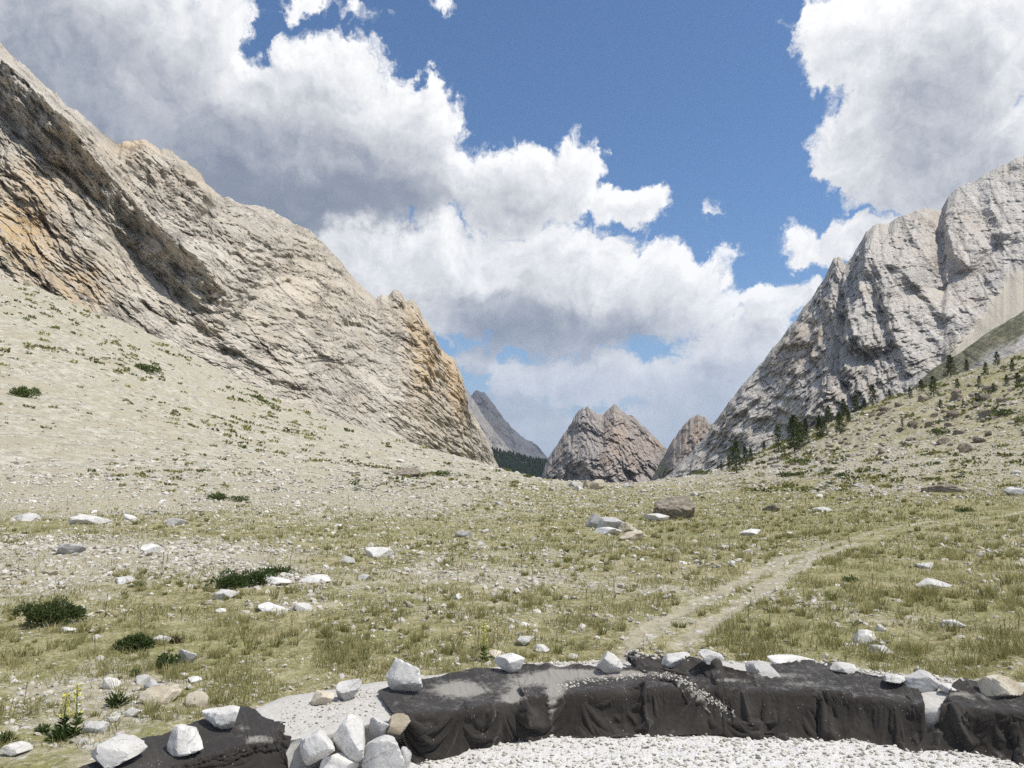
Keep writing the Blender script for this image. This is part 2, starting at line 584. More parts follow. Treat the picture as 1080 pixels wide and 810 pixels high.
M_STONE_TAN = make_stone_mat('tan_limestone', (0.38, 0.32, 0.23), (0.58, 0.53, 0.43), 0.7)
M_BOULDER = make_stone_mat('weathered_boulder', (0.15, 0.125, 0.095), (0.32, 0.28, 0.22), 0.3)
M_LOOSE = make_attr_stone_mat()
M_FELT = make_fabric_mat()
M_BANK = make_plain('grey_dust', (0.46, 0.44, 0.405), 0.95)
M_JUNIPER = make_leaf_mat('juniper_leaf', (0.055, 0.080, 0.026), (0.17, 0.205, 0.07), 0.3)
M_SHRUB = make_leaf_mat('shrub_leaf', (0.035, 0.065, 0.018), (0.12, 0.16, 0.05), 0.3)
M_NEEDLE = make_leaf_mat('pine_needle', (0.035, 0.052, 0.022), (0.115, 0.14, 0.055), 0.2)
M_GRASS = make_leaf_mat('dry_grass', (0.17, 0.172, 0.052), (0.54, 0.48, 0.25), 0.45)
M_CUSHION = make_leaf_mat('cushion_leaf', (0.075, 0.088, 0.028), (0.29, 0.285, 0.10), 0.3)
M_YELLOW = make_plain('yellow_petal', (0.55, 0.52, 0.12))
M_STEM = make_plain('dry_stem', (0.16, 0.125, 0.075))
M_GREENSTEM = make_plain('green_stem', (0.20, 0.22, 0.06))
M_BARK = make_plain('bark', (0.13, 0.10, 0.075))

# ------------------------------------------------------------------ ground sheet
def build_ground():
    rr = np.concatenate([np.linspace(-3.5, -0.85, 60)[:-1], np.linspace(-0.85, 0.85, 860), np.linspace(0.85, 3.5, 60)[1:]])
    ys = np.concatenate([np.linspace(-40, 2.5, 18)[:-1], np.geomspace(2.5, 260, 760), np.geomspace(260, 6400, 60)[1:]])
    Rr, Yy = np.meshgrid(rr, ys, indexing='ij')
    X = Rr * np.maximum(Yy, 3.0) * np.where(Yy < 3, 1 + (3 - Yy) / 6, 1)
    Z = ground_z(X, Yy)
    g, px, py = cover(X, Yy, Z)
    scree = sstep(520, 490, py) * sstep(660, 520, px)
    road = sstep(-0.20, -0.36, Yy - wall_back(X, np.maximum(Yy, 1)))
    V = np.stack([X, Yy, Z], -1).reshape(-1, 3)
    me = mesh_np('ground', V, quads=grid_quads(len(rr), len(ys))[:, ::-1], mats=[M_GROUND],
                 attrs={'grass': g.ravel(), 'road': road.ravel(), 'scree': scree.ravel()})
    return link('ground', me, kind='structure', label='stony alpine meadow rising into pale scree on both sides')


# ------------------------------------------------------------------ mountains
def interp_poly(poly, x):
    a = np.asarray(poly, float)
    return [np.interp(x, a[:, 0], a[:, k]) for k in range(1, a.shape[1])]


def relief(name, crest, base, n, m, mat, label, feats=(), prof=1.0, disp=None, dip=40.0, jag=0.0, jags=1 / 14.,
           ochre=(), turf=(), sand=None, back=1.3, nback=14):
    """A rock face between a crest line and a foot line, with its far side behind the crest; ribs and ledges stand out horizontally."""
    px0, px1 = crest[0][0], crest[-1][0]
    pxs = np.linspace(px0, px1, n)
    cy, cd = interp_poly(crest, pxs)
    by, bd = interp_poly(base, pxs)
    ker = np.hanning(max(5, int(60 * n / (px1 - px0)) | 1))
    ker /= ker.sum()
    h_ = len(ker) // 2
    cd = np.convolve(np.pad(cd, h_, mode='reflect', reflect_type='odd'), ker, 'valid')
    bd = np.convolve(np.pad(bd, h_, mode='reflect', reflect_type='odd'), ker, 'valid')
    if jag:
        q = np.stack([pxs * jags, 0 * pxs, 0 * pxs + 7], -1)
        jj = ridged(q, 5, gain=0.62, off=px0 % 13)
        cy = cy - jag * (jj - jj.mean())
    t = np.linspace(0, 1, m) ** 0.9
    PXg = np.repeat(pxs[:, None], m, 1)
    PYg = cy[:, None] + (by - cy)[:, None] * t[None]
    Dg = cd[:, None] + (bd - cd)[:, None] * (t[None] ** prof)
    P = at(PXg, PYg, Dg)
    k = np.linspace(0, 1, nback + 1)[1:][::-1]
    hgt = np.maximum(P[:, 0, 2] - P[:, -1, 2], 5)[:, None]
    Pb = P[:, :1, :] + np.stack([P[:, :1, 0] * 0.25 * k[None] ** 1.2 * hgt / np.maximum(P[:, :1, 1], 1),
                                 k[None] * hgt * back, -hgt * k[None] ** 1.15], -1)
    P = np.concatenate([Pb, P], 1)
    PXg = np.concatenate([np.repeat(PXg[:, :1], nback, 1), PXg], 1)
    PYg = np.concatenate([np.repeat(PYg[:, :1], nback, 1), PYg], 1)
    # bedding coordinates in metres over the face
    mpp = float(np.mean(Dg)) / F
    ph = np.radians(dip(PXg, PYg) if callable(dip) else dip)
    u, v = (PXg - px0) * mpp, (PYg - 300) * mpp
    wq = np.stack([u, v, 0 * u], -1) / (70 * mpp)
    u = u + 9 * mpp * fbm(wq, 3, off=1.0)
    v = v + 9 * mpp * fbm(wq, 3, off=5.0)
    bed = np.stack([u * np.cos(ph) + v * np.sin(ph), -u * np.sin(ph) + v * np.cos(ph), 0 * u], -1)
    rim = PYg - np.interp(PXg, pxs, cy)
    sd = sand(PXg, PYg) if sand else np.zeros(PXg.shape)
    D = np.zeros(PXg.shape)
    for poly, amp, wl, wr in feats:
        d, s, par = seg_dist(PXg + 2.5 * fbm(np.stack([PXg, PYg, 0 * PXg], -1) / 12, 3), PYg + 2.5 * fbm(np.stack([PXg, PYg, 0 * PXg + 9], -1) / 12, 3), poly)
        w = np.where(s > 0, wl, wr)
        D += amp * sstep(-2, 30, rim) * np.clip(1 - d / w, 0, 1) ** 1.2 * sstep(0, .12, par + 0.03) * sstep(1.03, .85, par)
    if disp:
        dd = disp(P, bed, PXg, PYg)
        D += (dd - dd.mean()) * (0.3 + 0.7 * sstep(0, 14, rim))
    D *= 1 - 0.95 * sd
    c = P[:, nback:].reshape(-1, 3).mean(0)
    out = -np.array([c[0], c[1], 0.30 * c[1]])
    out /= np.linalg.norm(out)
    P = P + out * D[..., None]
    oc = np.clip(blob(PXg, PYg, ochre), 0, 1)
    tf = np.clip(turf(PXg, rim) if callable(turf) else blob(PXg, PYg, turf), 0, 1)
    me = mesh_np(name, P.reshape(-1, 3), quads=grid_quads(n, m + nback), mats=[mat],
                 attrs={'bed': bed.reshape(-1, 3), 'ochre': oc.ravel(), 'turf': tf.ravel(), 'sand': sd.ravel()})
    return link(name, me, kind='structure', label=label)


def terrace(x, k=.72):
    f = x - np.floor(x)
    return np.floor(x) + sstep(k, 1, f)


def disp_left(P, bed, px, py):
    a, c = bed[..., 0], bed[..., 1]
    z = 0 * a
    near = sstep(420, 120, px)
    h = 2.5 * ridged(np.stack([a / 48, c / 8.0, z], -1), 5, gain=0.55, off=2.0) * (0.45 + 0.55 * near)
    h += 1.3 * ridged(np.stack([a / 9, c / 2.2, z], -1), 4, off=3.0)
    # thin slabs: saw-tooth steps across the bedding
    w = c / 2.6 + 1.4 * fbm(np.stack([a / 18, c / 9, z], -1), 4, gain=.65, off=14.0)
    h += (0.8 + 0.7 * near) * (w - np.floor(w)) * np.clip(0.5 + 1.4 * fbm(np.stack([a / 25, c / 12, z], -1), 3, off=24.0), 0, 1)
    h += 3.0 * fbm(P / 17, 4, gain=0.55, off=8.0)
    h += 1.0 * ridged(P / 4.2, 4, gain=.65, off=15.0)
    h += 1.3 * ridged(P / 11, 4, gain=.6, off=35.0)
    h += 1.5 * ridged(np.stack([a / 70, c / 1.6, z], -1), 3, gain=.6, off=51.0) * np.clip(.5 + 1.6 * fbm(np.stack([a / 60, c / 20, z], -1), 3, off=61.0), 0, 1)
    nose = np.clip(blob(px, py, [(450, 370, 40, 60, 1), (490, 440, 25, 40, .8), (420, 330, 30, 30, .6)]), 0, 1)
    h += nose * 5.0 * ridged(P / 14, 4, gain=0.6, off=6.0)
    rug = np.clip(blob(px, py, [(90, 300, 45, 35, 1), (40, 260, 45, 35, .8), (60, 190, 40, 25, .6), (20, 180, 30, 30, .5)]), 0, 1)
    h += rug * 4.2 * ridged(P / 8.0, 4, gain=0.6, off=21.0)
    b1 = fbm(np.stack([a / 34, c / 11, z], -1), 4, gain=.55, off=91.0)
    h += 4.2 * terrace(b1 * 7) / 7 * 2
    b2 = fbm(P / 10, 4, gain=.55, off=93.0)
    h += 1.8 * terrace(b2 * 6) / 6 * 2
    # dark clefts
    g = ridged(np.stack([a / 26, c / 12, z + 3], -1), 2, off=41.0)
    h -= 5.0 * sstep(.62, .95, g) * np.clip(fbm(P / 22, 2, off=3.0) + .35, 0, 1)
    return (1.15 - 0.3 * sstep(200, 330, px) * (1 - nose)) * h


def build_left():
    crest = [(-420, -330, 170), (-200, -120, 185), (-60, 0, 200), (0, 46, 212), (30, 72, 216), (60, 100, 221), (95, 130, 228), (124, 151, 238),
             (133, 147, 262), (152, 147, 270), (180, 160, 275), (205, 178, 280), (214, 186, 284), (217, 196, 286), (235, 206, 290), (262, 217, 298),
             (285, 221, 306), (305, 233, 314), (325, 243, 322), (350, 265, 334), (365, 284, 342), (379, 299, 352), (391, 311, 360), (397, 315, 362), (403, 311, 366), (409, 313, 368),
             (416, 306, 370), (424, 310, 372), (429, 317, 374), (435, 313, 376), (441, 321, 379), (446, 334, 382), (452, 343, 386), (466, 366, 394), (478, 378, 400), (488, 400, 408),
             (494, 430, 412), (512, 460, 416), (526, 490, 420), (534, 512, 424)]
    base = [(-420, 190, 85), (-200, 290, 98), (0, 340, 118), (150, 400, 138), (300, 462, 176), (420, 500, 225), (480, 515, 300), (520, 520, 370), (534, 526, 404)]
    feats = [
        ([(-60, 8), (0, 66), (60, 124), (115, 188), (160, 236), (205, 276), (250, 330)], 34, 38, 150),
        ([(10, 52), (45, 92), (75, 128), (100, 158)], 13, 15, 50),
        ([(140, 160), (185, 180), (216, 226)], 20, 32, 60),
        ([(0, 160), (40, 205), (75, 240), (105, 272)], 8, 24, 60),
        ([(30, 250), (55, 292), (105, 336), (120, 296)], 8, 16, 40),
        ([(150, 250), (210, 320), (240, 345)], 5, 16, 50),
        ([(300, 300), (380, 400), (470, 470)], 5, 40, 120),
        ([(424, 326), (432, 355), (447, 400), (470, 450), (500, 492)], 8, 40, 30),
        ([(205, 330), (260, 375), (320, 410)], 6, 12, 60)]
    ochre = [(15, 235, 40, 30, .9), (85, 300, 34, 30, .75), (60, 185, 45, 26, .6), (35, 265, 30, 30, .6), (140, 158, 22, 16, .7), (200, 195, 30, 20, .3),
             (440, 372, 16, 42, 1.0), (478, 415, 14, 30, .8), (425, 335, 14, 20, .3), (470, 380, 10, 25, .7), (330, 300, 60, 50, .15)]
    turf = [(0, 275, 30, 10, .6), (30, 300, 30, 14, .3)]
    return relief('limestone_cliff', crest, base, 900, 560, M_LEFT, 'long slabby limestone wall above the left scree slope',
                  feats, 0.9, disp_left, lambda x, y: 46 - 8 * sstep(150, 400, x), jag=6, jags=1 / 30., ochre=ochre, turf=turf)


def disp_right(P, bed, px, py):
    a, c = bed[..., 0], bed[..., 1]
    z = 0 * a
    wp = np.stack([fbm(P / 55, 3, off=70.0), fbm(P / 55, 3, off=80.0), z], -1)
    q = np.stack([a / 95, c / 48, z], -1) + 0.55 * wp
    h = 13 * ridged(q, 6, gain=0.56, off=5.0) + 11 * ridged(np.stack([a / 240, c / 30, z], -1) + .12 * wp, 4, gain=.5, off=15.0)
    h += 13 * ridged(P / 95 + 0.4 * wp, 5, gain=0.55, off=1.0)
    h += 5 * ridged(P / 30, 4, gain=0.6, off=8.0)
    w = c / 17 + 1.6 * fbm(np.stack([a / 60, c / 30, z], -1), 4, gain=.65, off=14.0)
    h += 4.0 * (w - np.floor(w)) * np.clip(0.2 + 1.7 * fbm(np.stack([a / 70, c / 40, z], -1), 3, off=24.0), 0, 1)
    b1 = fbm(np.stack([a / 110, c / 48, z], -1) + .4 * wp, 4, gain=.55, off=91.0)
    h += 13 * terrace(b1 * 7) / 7 * 2
    b2 = fbm(P / 34, 4, gain=.55, off=93.0)
    h += 6 * terrace(b2 * 6) / 6 * 2
    low = np.clip(blob(px, py, [(880, 410, 40, 35, 1), (800, 440, 50, 40, .8), (840, 370, 40, 40, .6), (760, 470, 50, 30, .8)]), 0, 1)
    h += low * 12 * ridged(P / 34, 4, gain=0.6, off=28.0)
    return h * (1.15 - 0.35 * sstep(930, 1000, px))


def build_right():
    sky = [(672, 530), (690, 512), (706, 500), (722, 484), (742, 462), (760, 437), (780, 410), (800, 386), (820, 362), (840, 336), (856, 314), (872, 290), (879, 272),
           (886, 270), (892, 278), (899, 271), (906, 258), (914, 245), (924, 236), (936, 236), (948, 229), (962, 224), (975, 219), (986, 221), (996, 222), (1000, 206),
           (1010, 198), (1030, 189), (1050, 178), (1080, 163), (1150, 120), (1300, 40), (1500, -60)]
    crest = [(x, y, float(np.interp(x, [672, 800, 880, 930, 1000, 1080, 1300, 1500], [900, 860, 835, 835, 870, 910, 960, 980]))) for x, y in sky]
    base = [(672, 540, 820), (760, 520, 690), (860, 500, 540), (940, 470, 470), (1000, 440, 440), (1080, 400, 425), (1300, 340, 420), (1500, 320, 420)]
    feats = [
        ([(924, 236), (930, 258), (922, 290), (914, 330), (906, 372)], 70, 22, 80),
        ([(884, 268), (896, 296), (907, 334)], 30, 34, 16),
        ([(998, 205), (1001, 236), (1010, 266), (1030, 285)], 50, 12, 90),
        ([(906, 372), (888, 400), (862, 432)], 40, 26, 40),
        ([(950, 272), (980, 305), (1004, 338)], 24, 10, 50),
        ([(845, 340), (850, 390), (835, 440)], 12, 24, 40),
        ([(962, 225), (975, 262), (1000, 300)], 10, 14, 40),
        ([(775, 420), (800, 455), (820, 490)], 14, 30, 40),
        ([(936, 262), (946, 310), (955, 360), (962, 400)], 22, 12, 50),
        ([(972, 330), (990, 356), (1003, 378)], 14, 9, 40),
        ([(1040, 190), (1048, 225), (1066, 262)], 22, 12, 50)]
    sandpoly = [(1110, 262), (1075, 300), (1045, 338), (1008, 384), (985, 408)]

    def sand(px, py):
        d, s, par = seg_dist(px, py, [(1200, 300), (1090, 330), (1045, 362), (1000, 392), (970, 415)])
        w = np.interp(par, [0, .3, .55, .8, 1], [80, 44, 24, 10, 6])
        return sstep(1.1, .8, d / w + 0.12 * fbm(np.stack([px / 9, py / 9, 0 * px], -1), 3))
    ochre = [(850, 352, 30, 22, .5), (840, 385, 25, 20, .25), (760, 440, 10, 12, .3), (990, 260, 60, 40, .2)]
    turf = [(700, 490, 14, 16, .75), (770, 478, 20, 12, .4), (850, 440, 26, 10, .25), (712, 475, 8, 14, .5)]
    return relief('rocky_mountain', crest, base, 800, 560, M_RIGHT, 'tall grey limestone mountain with buttresses behind the right slope',
                  feats, 0.95, disp_right, lambda x, y: 12 + 40 * sstep(850, 960, x), jag=3, jags=1 / 16., ochre=ochre, turf=turf, sand=sand)


def build_spur():
    """Turf-topped spur with broken dark outcrops in front of the right mountain."""
    crest = [(935, 438, 330), (950, 420, 326), (968, 404, 320), (985, 388, 312), (1010, 374, 304), (1040, 352, 296), (1080, 328, 286), (1140, 292, 272), (1300, 230, 250)]
    base = [(935, 460, 300), (985, 440, 260), (1040, 420, 225), (1080, 410, 205), (1300, 380, 170)]

    def dsp(P, bed, px, py):
        lower = sstep(0.30, 0.62, (py - np.interp(px, [935, 985, 1080, 1300], [440, 392, 340, 245])) / 60.)
        return lower * 16 * np.maximum(ridged(P / 18, 4, off=2.2), -0.3) + 1.0 * fbm(P / 5, 3) + 2 * fbm(P / 30, 2)
    turf = lambda x, rim: sstep(34, 18, rim + 10 * fbm(np.stack([x / 20, rim / 14, 0 * x], -1), 3))
    return relief('grassy_spur', crest, base, 260, 160, M_RIGHT, 'turf topped spur with dark outcrops at the right edge',
                  [], 0.8, dsp, 20, jag=1.5, turf=turf, back=2.0)


def disp_peak(P, bed, px, py):
    a, c = bed[..., 0], bed[..., 1]
    z = 0 * a
    h = 20 * ridged(np.stack([P[..., 0] / 60, P[..., 1] / 120, P[..., 2] / 110], -1) + .4 * np.stack([fbm(P / 50, 3), z, z], -1), 5, gain=.6, off=3.0)
    h += 12 * ridged(np.stack([a / 110, c / 26, z], -1), 4, gain=.6, off=9.0)
    h += 9 * ridged(P / 26, 4, gain=.6, off=4.0) + 6 * fbm(P / 50, 3)
    h += 16 * terrace(fbm(P / 60, 4, off=91.0) * 7) / 7 * 2
    return 1.2 * h


def build_peaks():
    sky = [(562, 522), (571, 504), (575, 490), (580, 480), (587, 470), (594, 459), (600, 450), (605, 441), (609, 435), (613, 430), (619, 428), (624, 431), (630, 436), (635, 437),
           (640, 433), (644, 430), (648, 425), (652, 429), (657, 434), (662, 437), (667, 438), (671, 441), (676, 447), (682, 452), (687, 458), (693, 462), (698, 469), (703, 473), (712, 490), (724, 512)]
    crest = [(x, y, 1190) for x, y in sky]
    base = [(562, 530, 1080), (640, 545, 980), (724, 530, 1080)]
    feats = [([(648, 427), (640, 450), (628, 480), (622, 510)], 22, 26, 40), ([(617, 430), (606, 455), (596, 490)], 16, 20, 24),
             ([(672, 440), (668, 465), (660, 500)], 14, 18, 24)]
    relief('twin_peaked_mountain', crest, base, 420, 300, M_PEAK, 'small twin topped brown peak in the middle of the valley',
           feats, 0.8, disp_peak, 58, jag=2.5, jags=1 / 5., ochre=[(650, 458, 14, 22, .45), (690, 468, 12, 10, .4), (640, 478, 8, 12, .3), (668, 480, 10, 18, .25)],
           turf=[(596, 500, 18, 10, .3), (704, 482, 8, 18, .6)])
    crest = [(676, 530, 1010), (690, 500, 1010), (699, 482, 1006), (708, 466, 1000), (718, 452, 996), (727, 442, 994), (736, 437, 992), (742, 439, 990), (750, 448, 990), (762, 446, 990), (780, 450, 985), (810, 520, 980)]
    base = [(676, 540, 960), (740, 540, 900), (810, 540, 940)]

    def dsp(P, bed, px, py):
        return 0.6 * disp_peak(P, bed, px, py)
    relief('rock_spur', crest, base, 220, 160, M_PEAK, 'reddish rock spur between the middle peak and right mountain',
           [([(736, 437), (722, 465), (704, 500)], 16, 20, 26)], 0.8, dsp, -60, jag=4, jags=1 / 8.,
           ochre=[(730, 452, 14, 14, .5), (716, 470, 12, 12, .25)], turf=[(694, 492, 10, 16, .8), (712, 494, 14, 8, .5)])
    # hazy ridges far down the valley
    crest = [(470, 440, 1950), (480, 412, 1980), (489, 406, 2000), (495, 415, 2020), (502, 426, 2040), (512, 442, 2070), (525, 459, 2100), (538, 473, 2130), (550, 487, 2160), (562, 502, 2180), (576, 522, 2200)]
    base = [(470, 515, 1800), (520, 520, 1700), (576, 530, 1900)]

    def dsf(P, bed, px, py):
        return 26 * ridged(P / 120, 4, off=5.5) + 10 * ridged(P / 40, 3, off=2.5)
    relief('far_ridge', crest, base, 300, 220, M_FAR, 'pale grey ridge just beyond the end of the left wall',
           [], 0.8, dsf, 45, jag=3, jags=1 / 9., turf=[(575, 480, 16, 10, .5), (555, 488, 20, 8, .5)])
    crest = [(480, 440, 3300), (494, 420, 3350), (502, 412, 3400), (511, 414, 3400), (519, 424, 3420), (529, 438, 3450), (542, 453, 3500), (554, 463, 3500), (565, 468, 3520), (573, 477, 3540), (582, 489, 3560), (605, 505, 3600), (640, 520, 3600)]
    base = [(480, 510, 3200), (560, 525, 3000), (640, 530, 3300)]
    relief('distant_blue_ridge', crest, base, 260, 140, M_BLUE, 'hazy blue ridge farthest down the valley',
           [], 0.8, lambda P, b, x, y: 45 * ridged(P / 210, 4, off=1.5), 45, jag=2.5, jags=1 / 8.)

# ------------------------------------------------------------------ rocks
def ico_np(sub):
    bm = bmesh.new()
    bmesh.ops.create_icosphere(bm, subdivisions=sub, radius=1.0)
    V = np.array([v.co[:] for v in bm.verts])
    T = np.array([[v.index for v in f.verts] for f in bm.faces])
    bm.free()
    return V, T


def rock_shape(seed, sub=4, planes=11, rough=0.05, sharp=18.0, flat=1.0):
    """Angular broken limestone: a sphere cut by random planes with softened edges and a pitted skin."""
    r = np.random.default_rng(seed)
    V, T = ico_np(sub)
    n = r.normal(size=(planes, 3))
    n /= np.linalg.norm(n, axis=1)[:, None]
    h = r.uniform(0.48, 0.80, planes)
    dot = np.maximum(V @ n.T, 1e-3)
    q = h[None] / dot
    q = np.concatenate([q, np.full((len(V), 1), 1.08)], 1)
    rad = -np.log(np.exp(-sharp * np.minimum(q, 3)).sum(1)) / sharp
    off = r.uniform(0, 50)
    rad = rad * (1 + rough * fbm(V * 2.2, 4, off=off) + rough * 0.6 * ridged(V * 4.5, 3, off=off + 3) if sub > 2 else 1)
    P = V * rad[:, None] * np.array([1, r.uniform(.75, .95), flat * r.uniform(.68, .9)])
    return P, T


def rock_mesh(name, seed, mat, **kw):
    P, T = rock_shape(seed, **kw)
    P = P / (np.ptp(P[:, 0]) / 2)
    me = mesh_np(name, P, tris=T, mats=[mat], smooth=True)
    me.set_sharp_from_angle(angle=math.radians(24))
    return me


ROCKS = {}


def rock_data(kind, i):
    key = (kind, i)
    if key not in ROCKS:
        mat = {'white': M_STONE, 'grey': M_STONE_GREY, 'tan': M_STONE_TAN, 'boulder': M_BOULDER}[kind]
        if kind == 'boulder':
            ROCKS[key] = rock_mesh('boulder', 900 + i, mat, sub=5, planes=20, rough=0.16, sharp=60)
        else:
            ROCKS[key] = rock_mesh('stone', 40 + i * 7 + len(kind), mat, sub=4, planes=15 + i % 5, rough=0.07, sharp=90)
    return ROCKS[key]


def put_stone(name, kind, i, loc, sx, sy, sz, rot, label, group=None):
    o = bpy.data.objects.new(name, rock_data(kind, i))
    COL.objects.link(o)
    o.location = loc
    o.scale = (sx, sy, sz)
    o.rotation_euler = rot
    o['label'] = label
    o['category'] = 'boulder' if name == 'boulder' else 'stone'
    if group:
        o['group'] = group
    return o


def px_size(P):
    """Metres per photo pixel at a world point."""
    return (P[1] * CT + (P[2] - CAMZ) * ST) / F


def wall_surface():
    """Ray-casting tree of the bank and the settled felt."""
    from mathutils.bvhtree import BVHTree
    V, T, k = [], [], 0
    for o in scene.objects:
        if o.type == 'MESH' and o.name.split('.')[0] in ('felt_sheet', 'earth_bank'):
            V += [v.co[:] for v in o.data.vertices]
            T += [[i + k for i in p.vertices] for p in o.data.polygons]
            k = len(V)
    return BVHTree.FromPolygons(V, T)


def cast_px(tree, px, py):
    d = Vector(ray(px, py)).normalized()
    return tree.ray_cast(Vector((0, 0, CAMZ)), d)[0]


def cast_down(tree, x, y):
    h = tree.ray_cast(Vector((x, y, 2.0)), Vector((0, 0, -1)))[0]
    g = float(ground_z(np.array([x]), np.array([y]))[0])
    return max(h.z, g) if h else g


def wall_stones():
    tree = wall_surface()
    # px, py (centre), width, height, height of the support, kind, variant, label
    L = [
        (113, 799, 52, 30, .20, 'white', 0, 'long white stone lying at the near left end of the fabric covered wall'),
        (188, 783, 43, 36, .22, 'white', 1, 'rounded white stone holding the left felt sheet, between two paler blocks'),
        (232, 760, 46, 34, .25, 'white', 2, 'angular white block sitting on the upper edge of the left felt sheet'),
        (15, 795, 30, 16, .10, 'white', 3, 'flat white stone alone in the grass at the left corner'),
        (425, 718, 43, 38, .27, 'white', 4, 'tilted white block on the left corner of the long felt sheet'),
        (538, 701, 34, 28, .29, 'white', 5, 'rounded white stone resting on the back of the long felt sheet'),
        (645, 702, 27, 23, .29, 'white', 6, 'small pitted white stone beside the peaked felt corner'),
        (334, 786, 40, 40, .10, 'white', 7, 'jagged white stone in the gap touching the left felt sheet'),
        (369, 773, 37, 40, .14, 'white', 8, 'round cream stone standing in the middle of the wall gap'),
        (355, 808, 44, 26, .02, 'white', 9, 'low white stone at the foot of the wall gap'),
        (404, 792, 46, 46, .05, 'grey', 0, 'grey sloping slab in the wall gap beside the long felt sheet'),
        (397, 767, 22, 26, .16, 'grey', 1, 'small grey stone wedged above the sloping slab'),
        (417, 766, 26, 26, .16, 'tan', 0, 'tan block half tucked under the left edge of long felt sheet'),
        (340, 737, 24, 16, .24, 'tan', 1, 'small cream stone on the dusty bank top'),
        (364, 731, 26, 22, .24, 'grey', 2, 'dusty grey stone half buried in the bank beside a cream stone'),
        (426, 798, 15, 26, .03, 'grey', 3, 'narrow grey stone in shade at the felt sheet left edge'),
        (388, 800, 20, 20, .02, 'grey', 4, 'small dusty stone at the bottom of the wall gap'),
        (712, 690, 40, 19, .27, 'white', 10, 'broad dusty white stone lying behind the peaked felt corner'),
        (750, 694, 28, 14, .27, 'grey', 5, 'low grey stone behind the felt near the broad white stone'),
        (806, 703, 36, 19, .30, 'grey', 6, 'squared grey block pinning the folded felt sheet'),
        (840, 697, 46, 9, .26, 'white', 11, 'long white stone showing above the back edge of folded felt'),
        (893, 707, 26, 9, .26, 'white', 0, 'flat white stone behind the folded felt near its right end'),
        (948, 720, 34, 12, .25, 'white', 3, 'cracked white stone at the right end of folded felt'),
        (978, 721, 34, 20, .25, 'grey', 7, 'dusty pale stone in the notch between the two right felt sheets'),
        (1003, 722, 16, 10, .27, 'white', 6, 'tiny white stone against the right felt sheet'),
        (1062, 728, 42, 21, .27, 'tan', 2, 'brownish stone with white top lying behind the right felt sheet'),
        (786, 693, 14, 8, .26, 'white', 2, 'pebble sized white stone behind the squared grey block'),
        (605, 693, 14, 9, .16, 'white', 4, 'small white stone in dust behind the long felt sheet'),
        (553, 677, 18, 12, .12, 'white', 7, 'larger white stone of a heap just behind the wall'),
        (570, 684, 16, 10, .12, 'white', 1, 'dull white stone at the right of the heap behind the wall'),
        (525, 690, 20, 10, .22, 'tan', 3, 'cream stone lying behind the rounded stone on the felt'),
    ]
    r = np.random.default_rng(5)
    for px, py, w, h, z, kind, i, lab in L:
        P = gp(px, py + h * 0.5, z)
        s = px_size(P)
        P = gp(px, py + h * 0.28, z + 0.2 * h * s)
        hx, hz = w * s * 0.52, h * s * 0.52
        loc = (P[0], P[1] + hx * 0.35, P[2] + hz * 0.35)
        if not (325 < px < 445 and py > 750):
            hit = cast_px(tree, px, py + h * .40) or ground_at_px(px, py + h * .45)
            if hit is not None:
                x, y = hit[0], hit[1] + hx * .45
                loc = (x, y, cast_down(tree, x, y) + hz * .72)
        put_stone('stone', kind, i, loc, hx, hx * r.uniform(.8, 1.0), hz * 1.15,
                  (r.uniform(-.2, .2), r.uniform(-.2, .2), r.uniform(-.5, .5)), lab)


USED = []   # ground spots already taken (x, y, radius)


def ground_at_px(px, py):
    """March along a pixel's line of sight to the ground."""
    d = ray(px, py)
    Y = np.geomspace(4.5, 260, 900)
    P = d[None] * (Y / d[1])[:, None] + np.array([0, 0, CAMZ])
    dz = P[:, 2] - ground_z(P[:, 0], P[:, 1])
    k = np.argmax(dz < 0)
    if dz[k] >= 0:
        return None
    return P[k]


